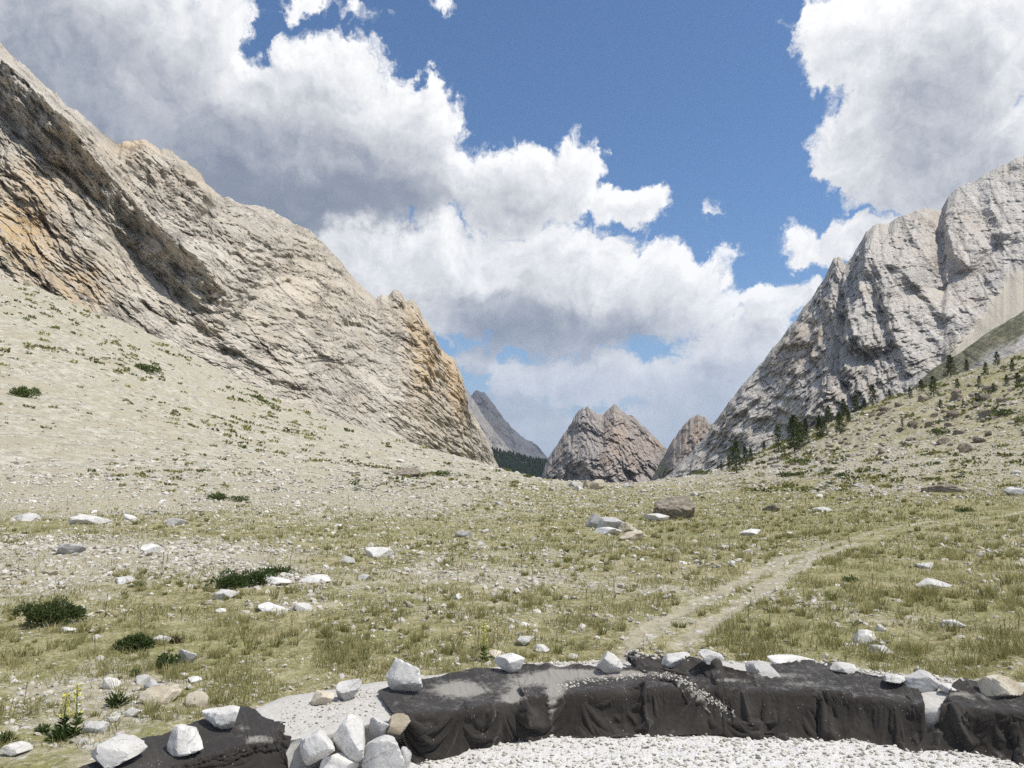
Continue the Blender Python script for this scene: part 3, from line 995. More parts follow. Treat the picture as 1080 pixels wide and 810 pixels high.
def meadow_stones():
    L = [  # px, py(bottom), w, h, kind, label, name
        (165, 743, 38, 22, 'tan', 'tan split stone, largest of the cluster left of the fabric wall', 'stone'),
        (208, 748, 24, 22, 'tan', 'upright cream stone leaning in grass near the left felt sheet', 'stone'),
        (193, 701, 22, 20, 'grey', 'grey pitted stone next to the round green shrub', 'stone'),
        (115, 728, 18, 13, 'white', 'white stone above the thistle in the left cluster', 'stone'),
        (148, 723, 16, 12, 'white', 'rounded white stone at the top of the left cluster', 'stone'),
        (157, 729, 18, 14, 'grey', 'pinkish grey stone behind the tan split stone', 'stone'),
        (100, 775, 26, 18, 'grey', 'flat grey slab below the yellow flowered stalk', 'stone'),
        (118, 763, 16, 10, 'white', 'white stone just right of the flat grey slab', 'stone'),
        (138, 756, 18, 12, 'white', 'white stone in gravel below the tan split stone', 'stone'),
        (182, 731, 14, 10, 'tan', 'cream wedge shaped stone touching the tan split stone', 'stone'),
        (203, 722, 18, 10, 'white', 'low white stone up slope of the upright cream stone', 'stone'),
        (169, 679, 16, 12, 'white', 'white stone beside the small brown bush', 'stone'),
        (70, 668, 16, 8, 'white', 'flat white stone in grass near the left edge', 'stone'),
        (917, 679, 26, 16, 'white', 'largest white stone in the right meadow, close to the wall', 'stone'),
        (930, 690, 24, 12, 'white', 'white stone tucked under the largest right meadow stone', 'stone'),
        (932, 667, 12, 9, 'white', 'small white stone above the largest right meadow stone', 'stone'),
        (648, 560, 44, 20, 'grey', 'broad pale rock, largest of the broken pile in the middle meadow', 'boulder'),
        (629, 557, 22, 18, 'grey', 'pale block at the left end of the broken pile in the middle meadow', 'boulder'),
        (641, 564, 30, 9, 'white', 'low white slab in front of the broken pile in the middle meadow', 'boulder'),
        (662, 561, 18, 10, 'tan', 'small tan block at the right end of the broken pile', 'stone'),
        (668, 570, 30, 11, 'tan', 'low broken boulder at the right foot of the broad pale rock', 'boulder'),
        (713, 547, 42, 27, 'boulder', 'dark hollowed boulder right of the broad pale rock', 'boulder'),
        (695, 550, 26, 12, 'white', 'white stone at the left foot of the dark hollowed boulder', 'stone'),
        (88, 553, 34, 14, 'white', 'square topped white boulder at the foot of the left scree', 'boulder'),
        (72, 584, 34, 14, 'grey', 'pinkish rounded boulder on the pale stone band at left', 'boulder'),
        (26, 549, 26, 9, 'white', 'long low stone left of the square topped boulder', 'stone'),
        (183, 555, 22, 11, 'grey', 'rounded grey boulder below the brown bushes at the slope foot', 'boulder'),
        (135, 549, 12, 7, 'white', 'round white stone right of the square topped boulder', 'stone'),
        (398, 588, 30, 12, 'white', 'wide white boulder in the centre left meadow', 'boulder'),
        (366, 595, 16, 10, 'white', 'white stone just left of the wide white boulder', 'stone'),
        (490, 567, 16, 11, 'grey', 'pinkish round stone in the centre meadow', 'stone'),
        (511, 563, 12, 7, 'white', 'white stone right of the pinkish round stone', 'stone'),
        (285, 646, 32, 11, 'white', 'flat white outcrop in grass left of centre', 'stone'),
        (316, 645, 20, 10, 'white', 'cluster stone right of the flat white outcrop', 'stone'),
        (430, 641, 14, 10, 'tan', 'lone tan stone in the central meadow', 'stone'),
        (236, 632, 20, 14, 'white', 'white stone below the long green shrub', 'stone'),
        (292, 617, 30, 10, 'white', 'white outcrop right of the long green shrub', 'stone'),
        (330, 614, 34, 8, 'white', 'long white slab on the pale streak right of the shrub', 'stone'),
        (50, 607, 16, 8, 'tan', 'round tan stone in grass above the dark juniper', 'stone'),
        (127, 616, 26, 9, 'grey', 'flat dark edged stone above the pale heap at left', 'stone'),
        (155, 583, 24, 10, 'white', 'white block on the pale stone band', 'stone'),
        (425, 502, 34, 10, 'boulder', 'dark undercut boulder on the crest of the left scree', 'boulder'),
        (383, 612, 16, 7, 'white', 'flat white stone below the wide white boulder', 'stone'),
        (620, 514, 10, 8, 'tan', 'pale knob of rock on the meadow rim', 'stone'),
        (630, 516, 16, 13, 'tan', 'yellowish block standing on the meadow rim', 'boulder'),
        (605, 513, 12, 7, 'white', 'white stone on the rim left of the yellowish block', 'stone'),
        (795, 565, 22, 9, 'white', 'low white stone in grass above the track', 'stone'),
        (833, 565, 10, 6, 'white', 'bright white stone beside the upper track', 'stone'),
        (1000, 520, 40, 12, 'boulder', 'dark fronted outcrop at the foot of the right slope', 'boulder'),
        (1074, 522, 22, 12, 'grey', 'pale grey boulder at the right edge above the grass', 'boulder'),
        (866, 540, 20, 7, 'white', 'pale stone in the right meadow below the scree', 'stone'),
        (990, 620, 36, 8, 'white', 'flat white slab in the right meadow', 'stone'),
        (980, 600, 20, 7, 'white', 'small slab above the flat white slab at right', 'stone'),
        (815, 540, 18, 10, 'boulder', 'brown stone at the left end of the right scree', 'stone'),
        (1008, 663, 26, 10, 'white', 'half sunk white stone in the lower right grass', 'stone'),
    ]
    r = np.random.default_rng(8)
    for k, (px, py, w, h, kind, lab, nm) in enumerate(L):
        P = ground_at_px(px, py)
        if P is None:
            continue
        s = px_size(P)
        hx, hz = w * s * 0.53, h * s * 0.62
        USED.append((P[0], P[1], hx))
        put_stone(nm, kind, (k * 5 + 3) % 12 if kind != 'boulder' else k % 5, (P[0], P[1] + hx * 0.5, P[2] + hz * 0.40), hx, hx * r.uniform(.75, .95), hz * 1.1,
                  (r.uniform(-.2, .2), r.uniform(-.2, .2), r.uniform(-.6, .6)), lab)
    # brown broken rocks of the upper right slope
    n = tries = 0
    while n < 110 and tries < 3000:
        tries += 1
        px = r.uniform(800, 1085)
        top = np.interp(px, [800, 860, 940, 1080], [485, 456, 426, 384])
        py = top + 4 + r.uniform() ** 1.3 * np.interp(px, [800, 1080], [26, 90])
        P = ground_at_px(px, py)
        if P is None or P[1] > 170:
            continue
        s = px_size(P)
        hx = r.uniform(4, 8 + 10 * (px > 930)) * s * .5
        if any((P[0] - a) ** 2 + (P[1] - b) ** 2 < (hx + c) ** 2 for a, b, c in USED):
            continue
        USED.append((P[0], P[1], hx))
        put_stone('boulder', 'boulder', int(r.integers(0, 5)), (P[0], P[1], P[2] + hx * .2), hx, hx * r.uniform(.6, 1), hx * r.uniform(.5, .9),
                  (r.uniform(-.4, .4), r.uniform(-.4, .4), r.uniform(0, 6.28)), 'brown broken rock jutting out of the upper right slope', 'broken rocks on the right slope')
        n += 1
    # the next largest loose stones, one object each
    n = 0
    groups = {}
    tries = 0
    while n < 215 and tries < 20000:
        tries += 1
        px, py = r.uniform(-10, 1090), 478 + 212 * r.uniform(0, 1) ** 1.25
        if py > 690 - 0.02 * abs(px - 540):
            continue
        P = ground_at_px(px, py)
        if P is None or P[1] > 140 or P[1] < 6.2:
            continue
        g, _, _ = cover(P[0:1], P[1:2], P[2:3])
        if r.uniform() < g[0] * 1.15 - 0.05:
            continue
        if float(track_w(P[0:1], P[1:2])[0]) > .3:
            continue
        s = px_size(P)
        w = (4.0 + 7.0 * r.uniform() ** 2) * np.interp(py, [480, 560, 690], [0.9, 1.1, 1.25])
        hx = w * s * 0.5
        if any((P[0] - a) ** 2 + (P[1] - b) ** 2 < (hx + c) ** 2 * 1.2 for a, b, c in USED):
            continue
        USED.append((P[0], P[1], hx))
        if py < 512 and px < 600:
            gr, lab = 'stones on the left scree slope', 'small pale stone lying on the bare left scree slope'
        elif px < 470:
            gr, lab = 'stones in the left meadow', 'small white stone lying loose in the left half of the meadow'
        elif py < 520:
            gr, lab = 'stones along the far meadow rim', 'small pale stone near the far rim or right slope foot'
        elif px < 760:
            gr, lab = 'stones in the middle meadow', 'small white stone lying loose in the middle of the meadow'
        else:
            gr, lab = 'stones in the right meadow', 'small white stone half hidden in the right meadow grass'
        flat = r.uniform(.45, .8)
        put_stone('stone', ('white', 'white', 'grey', 'tan')[int(r.integers(0, 4))], int(r.integers(0, 8)), (P[0], P[1], P[2] + hx * flat * 0.3), hx, hx * r.uniform(.7, 1.1), hx * flat,
                  (r.uniform(-.3, .3), r.uniform(-.3, .3), r.uniform(0, 6.28)), lab, gr)
        n += 1


def scatter_stones():
    """Countless small stones: one sheet of loose stones over the meadow and one of gravel before the wall."""
    V0 = []
    for s in range(6):
        P, T1 = rock_shape(700 + s, sub=1, planes=8, rough=0.0, sharp=12)
        V0.append(P)
    V0 = np.array(V0)
    r = RNG

    B0, TB = ico_np(1)
    C0 = np.array([[0, 0, 1.]] + [[math.cos(k * 1.2566), math.sin(k * 1.2566), .15] for k in range(5)] + [[.8 * math.cos(k * 1.2566 + .6), .8 * math.sin(k * 1.2566 + .6), -.7] for k in range(5)])
    TC = np.array([[0, 1 + k, 1 + (k + 1) % 5] for k in range(5)] + [[1 + k, 6 + k, 1 + (k + 1) % 5] for k in range(5)] + [[1 + (k + 1) % 5, 6 + k, 6 + (k + 1) % 5] for k in range(5)])
    VC = np.array([C0 * np.random.default_rng(820 + k).uniform(.6, 1.15, (11, 1)) for k in range(6)])

    def build(name, pos, size, tone, flat, label, sub=1):
        n = len(pos)
        var = r.integers(0, 6, n)
        a = r.uniform(0, 6.283, n)
        VV, TT = (V0, T1) if sub else (VC, TC)
        V = VV[var] * size[:, None, None]
        V = V.copy()
        V[..., 2] *= flat[:, None]
        tx, ty = r.normal(0, .22, (2, n))
        z = V[..., 2] + tx[:, None] * V[..., 0] + ty[:, None] * V[..., 1]
        x = V[..., 0] * np.cos(a)[:, None] - V[..., 1] * np.sin(a)[:, None]
        y = V[..., 0] * np.sin(a)[:, None] + V[..., 1] * np.cos(a)[:, None]
        W = np.stack([x, y, z], -1) + pos[:, None, :]
        nv = VV.shape[1]
        T = (TT[None] + (np.arange(n) * nv)[:, None, None]).reshape(-1, 3)
        me = mesh_np(name, W.reshape(-1, 3), tris=T, mats=[M_LOOSE], smooth=False, attrs={'tone': np.repeat(tone, nv)})
        return link(name, me, kind='stuff', label=label)

    # meadow and slopes
    def field(name, n, lo, hi, wfun, prob, label, sub):
        px = r.uniform(-140, 1220, n)
        Y = np.exp(r.uniform(math.log(lo), math.log(hi), n))
        X = (px - 540) / F * Y
        keep = Y > wall_back(X, Y) + .1
        X, Y = X[keep], Y[keep]
        Z = ground_z(X, Y)
        g, qx, qy = cover(X, Y, Z)
        cl = fbm(np.stack([X, Y, 0 * X], -1) * 0.5, 3, off=40)
        keep = (r.uniform(0, 1, len(X)) < prob(g, qx, qy, cl)) & (track_w(X, Y) < .35)
        X, Y, Z, qx, qy, g = X[keep], Y[keep], Z[keep], qx[keep], qy[keep], g[keep]
        k = len(X)
        size = wfun(k, qx, qy) * (Y / F) * .6
        tone = np.clip(r.normal(.60, .26, k) - .12 * g, 0, 1)
        build(name, np.stack([X, Y, Z + size * .12], -1), size, tone, r.uniform(.45, .9, k), label, sub)

    field('loose_stones', 60000, 4.6, 16, lambda k, x, y: (1.6 + 6.5 * r.uniform(0, 1, k) ** 6) * 1.2,
          lambda g, x, y, c: np.clip(1.02 - g, 0, 1) ** 1.1 * (.62 + 1.8 * c), 'countless small pale stones strewn over the near meadow', 1)
    field('rubble', 210000, 14, 160, lambda k, x, y: 1.0 + 3.8 * r.uniform(0, 1, k) ** 6,
          lambda g, x, y, c: np.clip(1.05 - g, 0, 1) ** 1.0 * (.60 + 1.9 * c) * np.where(x < 600, np.interp(y, [440, 475, 515, 540], [.10, .22, .6, 1]), .8), 'fine pale rubble covering the far meadow and both slopes', 0)

    def foot(g, x, y, c):
        m = np.exp(-((y - 505) / 24.) ** 2) * sstep(640, 480, x) + .8 * sstep(800, 900, x) * np.exp(-((y - np.interp(x, [800, 1080], [490, 430])) / 40) ** 2)
        m += blob(x, y, [(130, 578, 150, 8, 2.2), (245, 590, 70, 11, 2.0), (40, 612, 70, 12, .9), (300, 612, 40, 6, .9), (930, 516, 110, 7, .9), (590, 510, 40, 8, .7), (660, 558, 30, 10, .9), (100, 735, 60, 20, .3)])
        return m * (.4 + 1.8 * np.clip(c, -.2, 1))
    field('scree', 17000, 9, 140, lambda k, x, y: 2.2 + 6.5 * r.uniform(0, 1, k) ** 3, foot, 'broken stones banked along the foot of the slopes', 1)
    def bands(g, x, y, c):
        return blob(x, y, [(60, 573, 90, 5, 1.0), (165, 580, 80, 7, 1.1), (235, 592, 55, 9, 1.1), (40, 610, 70, 8, .7), (300, 611, 45, 5, 1.0), (285, 640, 45, 5, .7), (540, 612, 60, 5, .4),
                           (380, 508, 120, 9, .5), (100, 505, 120, 10, .5), (920, 515, 120, 6, .6), (985, 618, 50, 6, .5), (925, 680, 40, 12, .4)]) * (.55 + 1.6 * c)
    field('pale_rubble', 90000, 8.5, 60, lambda k, x, y: 1.8 + 6.0 * r.uniform(0, 1, k) ** 3.5, bands, 'bands of whitish broken stones crossing the left meadow', 1)
    # gravel in front of the wall
    n = 26000
    X = r.uniform(-2.2, 4.4, n)
    Y = r.uniform(3.6, 5.3, n)
    ok = Y < wall_back(X, Y) - .3
    X, Y = X[ok], Y[ok]
    n = len(X)
    size = 0.003 + 0.020 * r.uniform(0, 1, n) ** 4.5
    tone = np.clip(r.normal(.85, .30, n), 0, 1.3)
    build('gravel', np.stack([X, Y, ground_z(X, Y) + size * .25], -1), size, tone, r.uniform(.5, .85, n), 'pale crushed limestone gravel along the foot of the wall')
    # stony debris on the bank and spilled over the felt seam
    pos, size = [], []
    for _ in range(420):
        u = r.uniform()
        px_ = 296 + 100 * u
        py_ = r.uniform(0, 1)
        top = np.interp(px_, [268, 300, 400, 440], [752, 740, 724, 722])
        bot = np.interp(px_, [268, 300, 400, 440], [770, 778, 752, 756])
        P = gp(px_, top + (bot - top) * py_, .255)
        pos.append(P)
        size.append(0.003 + 0.012 * r.uniform() ** 3)
    seam = [(580, 727, .268), (620, 720, .275), (660, 714, .28), (690, 712, .28), (712, 714, .275), (735, 727, .22), (755, 742, .165), (772, 752, .12)]
    sa = np.array(seam, float)
    for _ in range(1100):
        u = r.uniform() ** 0.9 * (len(seam) - 1)
        k = min(int(u), len(seam) - 2)
        q = sa[k] + (sa[k + 1] - sa[k]) * (u - k)
        w = 5.0 if k >= 4 else 6.5
        P = gp(q[0] + r.normal(0, 2), q[1] + r.normal(0, w * .33), q[2] + .012)
        pos.append(P)
        size.append(0.004 + 0.010 * r.uniform() ** 2)
    for _ in range(1600):
        px_ = r.uniform(540, 1085)
        py_ = np.interp(px_, [540, 640, 760, 880, 960, 1085], [697, 695, 690, 699, 711, 717]) + r.normal(-2, 2.5)
        P = gp(px_, py_, .262)
        pos.append(P)
        size.append(0.006 + 0.018 * r.uniform() ** 2)
    tree = wall_surface()
    for k in range(len(pos)):
        q = proj(np.array(pos[k]))
        h = cast_px(tree, float(q[0]), float(q[1]))
        if h is not None:
            pos[k] = np.array(h) + [0, 0, size[k] * .3]
        else:
            pos[k] = np.array([pos[k][0], pos[k][1], cast_down(tree, pos[k][0], pos[k][1]) + size[k] * .3])
    pos = np.array(pos)
    size = np.array(size)
    build('grit', pos, size, np.clip(r.normal(.7, .2, len(pos)), 0, 1), r.uniform(.6, .9, len(pos)), 'fine pale grit spilled along the top of the wall')


# ------------------------------------------------------------------ bank and felt sheets
def crspline(P, u):
    """Catmull-Rom through the rows P (k, n, 3) at parameter u in 0..1."""
    k = len(P)
    s = np.clip(u, 0, 1) * (k - 1)
    i = np.minimum(s.astype(int), k - 2)
    f = (s - i)[:, None, None]
    g = lambda j: P[np.clip(j, 0, k - 1)]
    p0, p1, p2, p3 = g(i - 1), g(i), g(i + 1), g(i + 2)
    return 0.5 * ((2 * p1) + (p2 - p0) * f + (2 * p0 - 5 * p1 + 4 * p2 - p3) * f ** 2 + (3 * p1 - p0 - 3 * p2 + p3) * f ** 3)


def row_pts(row, n):
    a = np.array(row, float)
    u = (a[:, 0] - a[0, 0]) / (a[-1, 0] - a[0, 0])
    t = np.linspace(0, 1, n)
    c = [np.interp(t, u, a[:, k]) for k in range(3)]
    ker = np.hanning(11)
    ker /= ker.sum()
    for k in (1, 2):
        c[k] = np.convolve(np.pad(c[k], 5, mode='edge'), ker, 'valid')
    return gp(c[0], c[1], c[2])


def normals(P):
    N = np.cross(np.gradient(P, axis=1), np.gradient(P, axis=0))
    N /= np.linalg.norm(N, axis=-1)[..., None] + 1e-9
    return N


def drape(P, frames=14, extra=0.007, seed=1):
    """Let a felt sheet settle over the bank as cloth; returns the settled grid."""
    m, n = P.shape[:2]
    me = mesh_np('felt_sheet', P.reshape(-1, 3), quads=grid_quads(m, n))
    o = bpy.data.objects.new('felt_sheet', me)
    COL.objects.link(o)
    vg = o.vertex_groups.new(name='pin')
    idx = [int(j) for j in range(0, n)]
    vg.add(idx, 1.0, 'ADD')
    vg.add([int((m - 1) * n + j) for j in range(n)], 0.6, 'ADD')
    c = o.modifiers.new('cloth', 'CLOTH')
    st = c.settings
    st.quality = 5
    st.mass = 0.25
    st.tension_stiffness = st.compression_stiffness = 25
    st.shear_stiffness = 12
    st.bending_stiffness = 12.0
    st.bending_damping = 0.5
    st.air_damping = 4
    st.shrink_min = -extra
    st.vertex_group_mass = 'pin'
    st.pin_stiffness = 1
    c.collision_settings.distance_min = 0.008
    c.collision_settings.use_self_collision = False
    c.point_cache.frame_start = 1
    c.point_cache.frame_end = frames
    for f in range(1, frames + 1):
        scene.frame_set(f)
    ev = o.evaluated_get(bpy.context.evaluated_depsgraph_get())
    co = np.empty(len(me.vertices) * 3, dtype=np.float32)
    ev.data.vertices.foreach_get('co', co)
    bpy.data.objects.remove(o)
    scene.frame_set(1)
    Q = co.reshape(m, n, 3).astype(float)
    return Q if np.isfinite(Q).all() and np.abs(Q - P).max() < .35 else P


def upsample(P, k):
    for ax in (0, 1):
        L = P.shape[ax]
        t = np.linspace(0, L - 1, (L - 1) * k + 1)
        A = np.moveaxis(P, ax, 0)
        i = np.clip(t.astype(int), 0, L - 2)
        f = (t - i).reshape(-1, 1, 1)
        g = lambda j: A[np.clip(j, 0, L - 1)]
        p0, p1, p2, p3 = g(i - 1), g(i), g(i + 1), g(i + 2)
        B = 0.5 * ((2 * p1) + (p2 - p0) * f + (2 * p0 - 5 * p1 + 4 * p2 - p3) * f ** 2 + (3 * p1 - p0 - 3 * p2 + p3) * f ** 3)
        P = np.moveaxis(B, 0, ax)
    return P


def felt(label, rows, n, m, seed, folds=(), dusts=(), amp=0.012, edge=0.015):
    R_ = np.stack([row_pts(r, n) for r in rows])
    P = crspline(R_, np.linspace(0, 1, m))          # (m, n, 3) top to bottom
    N = normals(P)
    if N[m // 2, n // 2, 1] > 0:
        N = -N
    px, py = proj(P)
    q = P * np.array([1, 1, 1.0])
    s1 = np.stack([P[..., 0] * 4.5 + P[..., 2] * 3, P[..., 2] * 1.6 + P[..., 1], 0 * px + seed], -1)
    s2 = np.stack([P[..., 0] * 3.0 - P[..., 2] * 5, P[..., 2] * 2.0 + P[..., 1] * 2, 0 * px + seed + 7], -1)
    d = amp * (0.5 * fbm(q * 2.2, 2, off=seed) + 1.5 * (1 - 2.4 * np.abs(pn(s1))) + 1.1 * (1 - 2.4 * np.abs(pn(s2))) - 1.2)
    d = d + amp * 0.55 * (1 - 2.4 * np.abs(pn(s1 * 2.3 + 3.3))) * np.clip(.4 + 2 * pn(q * 3.0), 0, 1)
    for poly, a_, wl, wr in folds:
        dd, s, par = seg_dist(px, py, poly)
        w = np.where(s > 0, wl, wr)
        d = d + 1.7 * a_ * np.clip(1.05 - dd / (1.5 * w), 0, 1) ** 1.25 * sstep(0, .1, par + .02) * sstep(1.02, .8, par)
    d = d + 0.003 * fbm(P * 28, 2, off=seed) + 0.007 * (np.abs(fbm(P * np.array([8, 6, 5]) + 0.6 * fbm(P * 3, 2)[..., None], 3, off=seed + 9)) ** 0.7 - .25)
    P = P + N * d[..., None]
    if DRAPE:
        P = upsample(drape(P[::2, ::2], seed=seed), 2)
        m, n = P.shape[:2]
        N = normals(P)
        if N[m // 2, n // 2, 1] > 0:
            N = -N
        px, py = proj(P)
        P = P + N * (0.0025 * fbm(P * 30, 2, off=seed))[..., None]
    # ragged cut edge
    j = 0.9 * edge * fbm(np.stack([np.arange(n) * .03, 0 * np.arange(n), 0 * np.arange(n) + seed], -1), 3)
    P[0, :, 1] += j
    P[-1, :, 2] += np.abs(j) * .4
    dust = np.clip(blob(px, py, dusts), 0, 1) + 0.30 * np.clip(N[..., 2], 0, 1) ** 2
    me = mesh_np('felt_sheet', P.reshape(-1, 3), quads=grid_quads(m, n), mats=[M_FELT], attrs={'dust': dust.ravel()})
    o = link('felt_sheet', me, label=label, category='fabric sheet', group='black felt sheets over the wall')
    md = o.modifiers.new('thick', 'SOLIDIFY')
    md.thickness = 0.006
    md.offset = -1
    return o


DRAPE = True


def build_wall():
    # earth core of the low wall
    rows = [
        [(30, 862, .05), (140, 804, .06), (200, 786, .06), (250, 766, .07), (275, 748, .09), (300, 737, .13), (400, 720, .13), (540, 704, .06), (700, 697, .05), (900, 705, .05), (1200, 730, .05), (1600, 790, .05)],
        [(30, 852, .16), (140, 794, .19), (200, 777, .22), (250, 757, .235), (272, 748, .238), (300, 738, .24), (400, 723, .25), (540, 704, .25), (700, 697, .25), (880, 705, .25), (960, 719, .25), (1080, 729, .25), (1200, 741, .25), (1600, 797, .25)],
        [(30, 870, .15), (220, 802, .20), (300, 778, .22), (340, 765, .235), (400, 752, .245), (480, 744, .23), (577, 728, .235), (700, 721, .235), (880, 728, .23), (960, 738, .22), (1080, 750, .235), (1200, 760, .235), (1600, 818, .235)],
        [(30, 890, .10), (220, 815, .15), (300, 792, .17), (340, 783, .19), (400, 768, .20), (480, 760, .2), (577, 742, .2), (700, 735, .2), (880, 740, .2), (960, 750, .19), (1080, 762, .2), (1200, 775, .2), (1600, 836, .2)],
        [(30, 950, -.03), (220, 880, -.03), (330, 822, -.03), (400, 796, -.03), (480, 788, -.03), (577, 774, -.03), (700, 773, -.03), (880, 777, -.03), (960, 786, -.03), (1080, 803, -.03), (1200, 822, -.03), (1600, 895, -.03)],
    ]
    R_ = np.stack([row_pts(r, 560) for r in rows])
    P = crspline(R_, np.linspace(0, 1, 120))
    P[..., 1] += 0.045
    N = normals(P)
    flip = N[60, 200, 1] > 0
    if flip:
        N = -N
    P = P + N * (0.016 * fbm(P * 5, 4, off=2) - 0.012 + 0.006 * ridged(P * 18, 3))[..., None]
    me = mesh_np('earth_bank', P.reshape(-1, 3), quads=grid_quads(120, 560)[:, ::-1] if flip else grid_quads(120, 560), mats=[M_BANK])
    bank = link('earth_bank', me, kind='structure', label='low dusty grey earth bank under the felt sheets')
    cm = bank.modifiers.new('collision', 'COLLISION')
    cm.settings.thickness_outer = 0.012
    cm.settings.use_culling = True
    cm.settings.cloth_friction = 30

    felt('black felt sheet at the near left end, held by white blocks', [
        [(30, 840, .19), (140, 785, .22), (200, 768, .25), (252, 748, .262), (262, 748, .265), (285, 758, .255), (302, 766, .25)],
        [(32, 850, .20), (160, 800, .23), (215, 786, .255), (250, 772, .262), (280, 772, .262), (300, 775, .258), (312, 778, .25)],
        [(34, 862, .19), (165, 815, .22), (220, 797, .25), (262, 786, .25), (290, 783, .25), (308, 785, .245), (318, 790, .23)],
        [(38, 900, .08), (170, 850, .12), (225, 825, .15), (270, 815, .14), (300, 805, .15), (318, 802, .17), (325, 806, .15)],
        [(90, 960, 0), (180, 900, 0), (240, 870, 0), (290, 850, 0), (310, 838, 0), (325, 826, .02), (332, 822, .03)]],
        320, 120, 3, folds=[([(250, 760), (262, 800)], .015, 8, 14), ([(205, 790), (270, 786)], .012, 6, 10)],
        dusts=[(272, 781, 20, 5, .8), (255, 768, 14, 6, .45), (190, 800, 30, 6, .3)])
    felt('long black felt sheet with dusty hollows along the middle of the wall', [
        [(399, 731, .262), (428, 722, .268), (480, 711, .285), (525, 703, .287), (580, 702, .285), (640, 703, .285), (700, 706, .285), (740, 716, .24), (764, 726, .20)],
        [(405, 741, .262), (434, 736, .268), (482, 724, .275), (528, 718, .275), (580, 714, .272), (640, 710, .278), (702, 711, .28), (742, 722, .225), (766, 733, .17)],
        [(414, 752, .25), (440, 752, .255), (484, 738, .268), (534, 733, .268), (578, 726, .270), (640, 718, .276), (706, 716, .278), (746, 733, .205), (772, 748, .14)],
        [(420, 764, .20), (446, 764, .21), (487, 753, .22), (537, 748, .21), (576, 741, .21), (640, 733, .22), (708, 732, .21), (752, 748, .14), (780, 758, .10)],
        [(432, 788, .08), (458, 786, .09), (494, 776, .09), (540, 766, .09), (574, 762, .09), (640, 758, .09), (708, 758, .09), (756, 764, .07), (788, 767, .05)],
        [(442, 808, -.005), (470, 800, -.005), (510, 786, -.005), (545, 780, -.005), (572, 778, -.005), (640, 779, -.005), (708, 778, -.005), (760, 777, -.005), (798, 774, -.005)]],
        760, 150, 11, folds=[([(548, 722), (553, 748), (556, 780)], .035, 4, 22), ([(678, 718), (682, 745), (686, 778)], .045, 14, 3.5),
                             ([(585, 730), (584, 755), (590, 778)], .018, 12, 10), ([(487, 735), (505, 765), (520, 785)], .022, 9, 9),
                             ([(455, 755), (470, 780), (480, 800)], .018, 8, 12), ([(520, 742), (500, 756)], .016, 5, 8),
                             ([(715, 718), (745, 748), (795, 772)], .025, 9, 12), ([(640, 735), (650, 760)], .012, 16, 16),
                             ([(430, 757), (480, 750)], .018, 5, 6)],
        dusts=[(484, 728, 24, 7, .95), (538, 738, 10, 5, .6), (572, 718, 24, 5, .8), (582, 745, 5, 26, .6), (586, 730, 9, 7, .7), (545, 728, 12, 10, .4), (640, 711, 60, 3, .7), (545, 760, 8, 20, .2), (610, 712, 40, 5, .5)])
    felt('folded black felt sheet with peaked corners right of the middle', [
        [(659, 693, .30), (663, 690, .315), (669, 687, .36), (674, 692, .315), (700, 693, .31), (745, 699, .305), (752, 697, .345), (758, 705, .30), (800, 712, .288), (820, 699, .285), (860, 698, .287), (890, 704, .287), (920, 712, .277), (950, 719, .265), (963, 722, .26)],
        [(664, 700, .30), (676, 703, .305), (705, 703, .315), (744, 709, .305), (752, 706, .335), (760, 712, .305), (802, 718, .293), (822, 709, .287), (862, 707, .287), (894, 712, .284), (924, 719, .277), (958, 727, .262), (972, 731, .25)],
        [(700, 708, .30), (712, 712, .29), (735, 722, .275), (758, 720, .30), (770, 722, .31), (806, 728, .29), (826, 722, .285), (864, 718, .287), (898, 723, .28), (928, 729, .272), (962, 738, .25), (978, 744, .235)],
        [(716, 719, .255), (735, 733, .205), (755, 743, .18), (775, 745, .185), (790, 748, .185), (812, 748, .19), (832, 744, .19), (866, 742, .195), (900, 746, .19), (930, 752, .185), (962, 760, .17), (985, 766, .15)],
        [(724, 728, .20), (746, 744, .14), (768, 757, .10), (790, 765, .08), (806, 766, .09), (824, 766, .10), (842, 766, .10), (870, 766, .10), (904, 769, .10), (934, 775, .095), (962, 782, .085), (986, 785, .07)],
        [(728, 732, .18), (752, 750, .12), (776, 763, .07), (800, 771, .035), (816, 775, .02), (830, 779, -.002), (846, 781, -.004), (874, 781, -.004), (906, 784, -.004), (936, 789, -.004), (960, 793, -.004), (985, 793, .0)]],
        640, 150, 23, folds=[([(735, 735), (768, 752), (812, 752)], .03, 5, 10), ([(712, 712), (740, 738), (790, 764)], .022, 4, 7),
                             ([(806, 722), (818, 755), (822, 780)], -.028, 10, 5), ([(860, 722), (862, 745), (866, 770)], -.035, 6, 3), ([(872, 722), (872, 745), (874, 768)], .03, 5, 16),
                             ([(770, 740), (800, 738), (830, 742)], .018, 6, 6), ([(830, 772), (880, 768), (960, 772)], .022, 7, 5), ([(885, 730), (905, 755)], .012, 8, 8),
                             ([(930, 772), (960, 768), (975, 760)], .02, 8, 5), ([(752, 698), (757, 720)], .02, 7, 5), ([(700, 700), (745, 706)], -.02, 3, 3)],
        dusts=[(722, 724, 8, 6, .8), (736, 735, 9, 6, .8), (750, 745, 9, 6, .7), (765, 754, 9, 6, .6), (820, 713, 30, 3, .3), (770, 718, 20, 2, .4), (850, 722, 25, 3, .25), (903, 740, 30, 20, .1)], amp=0.015)
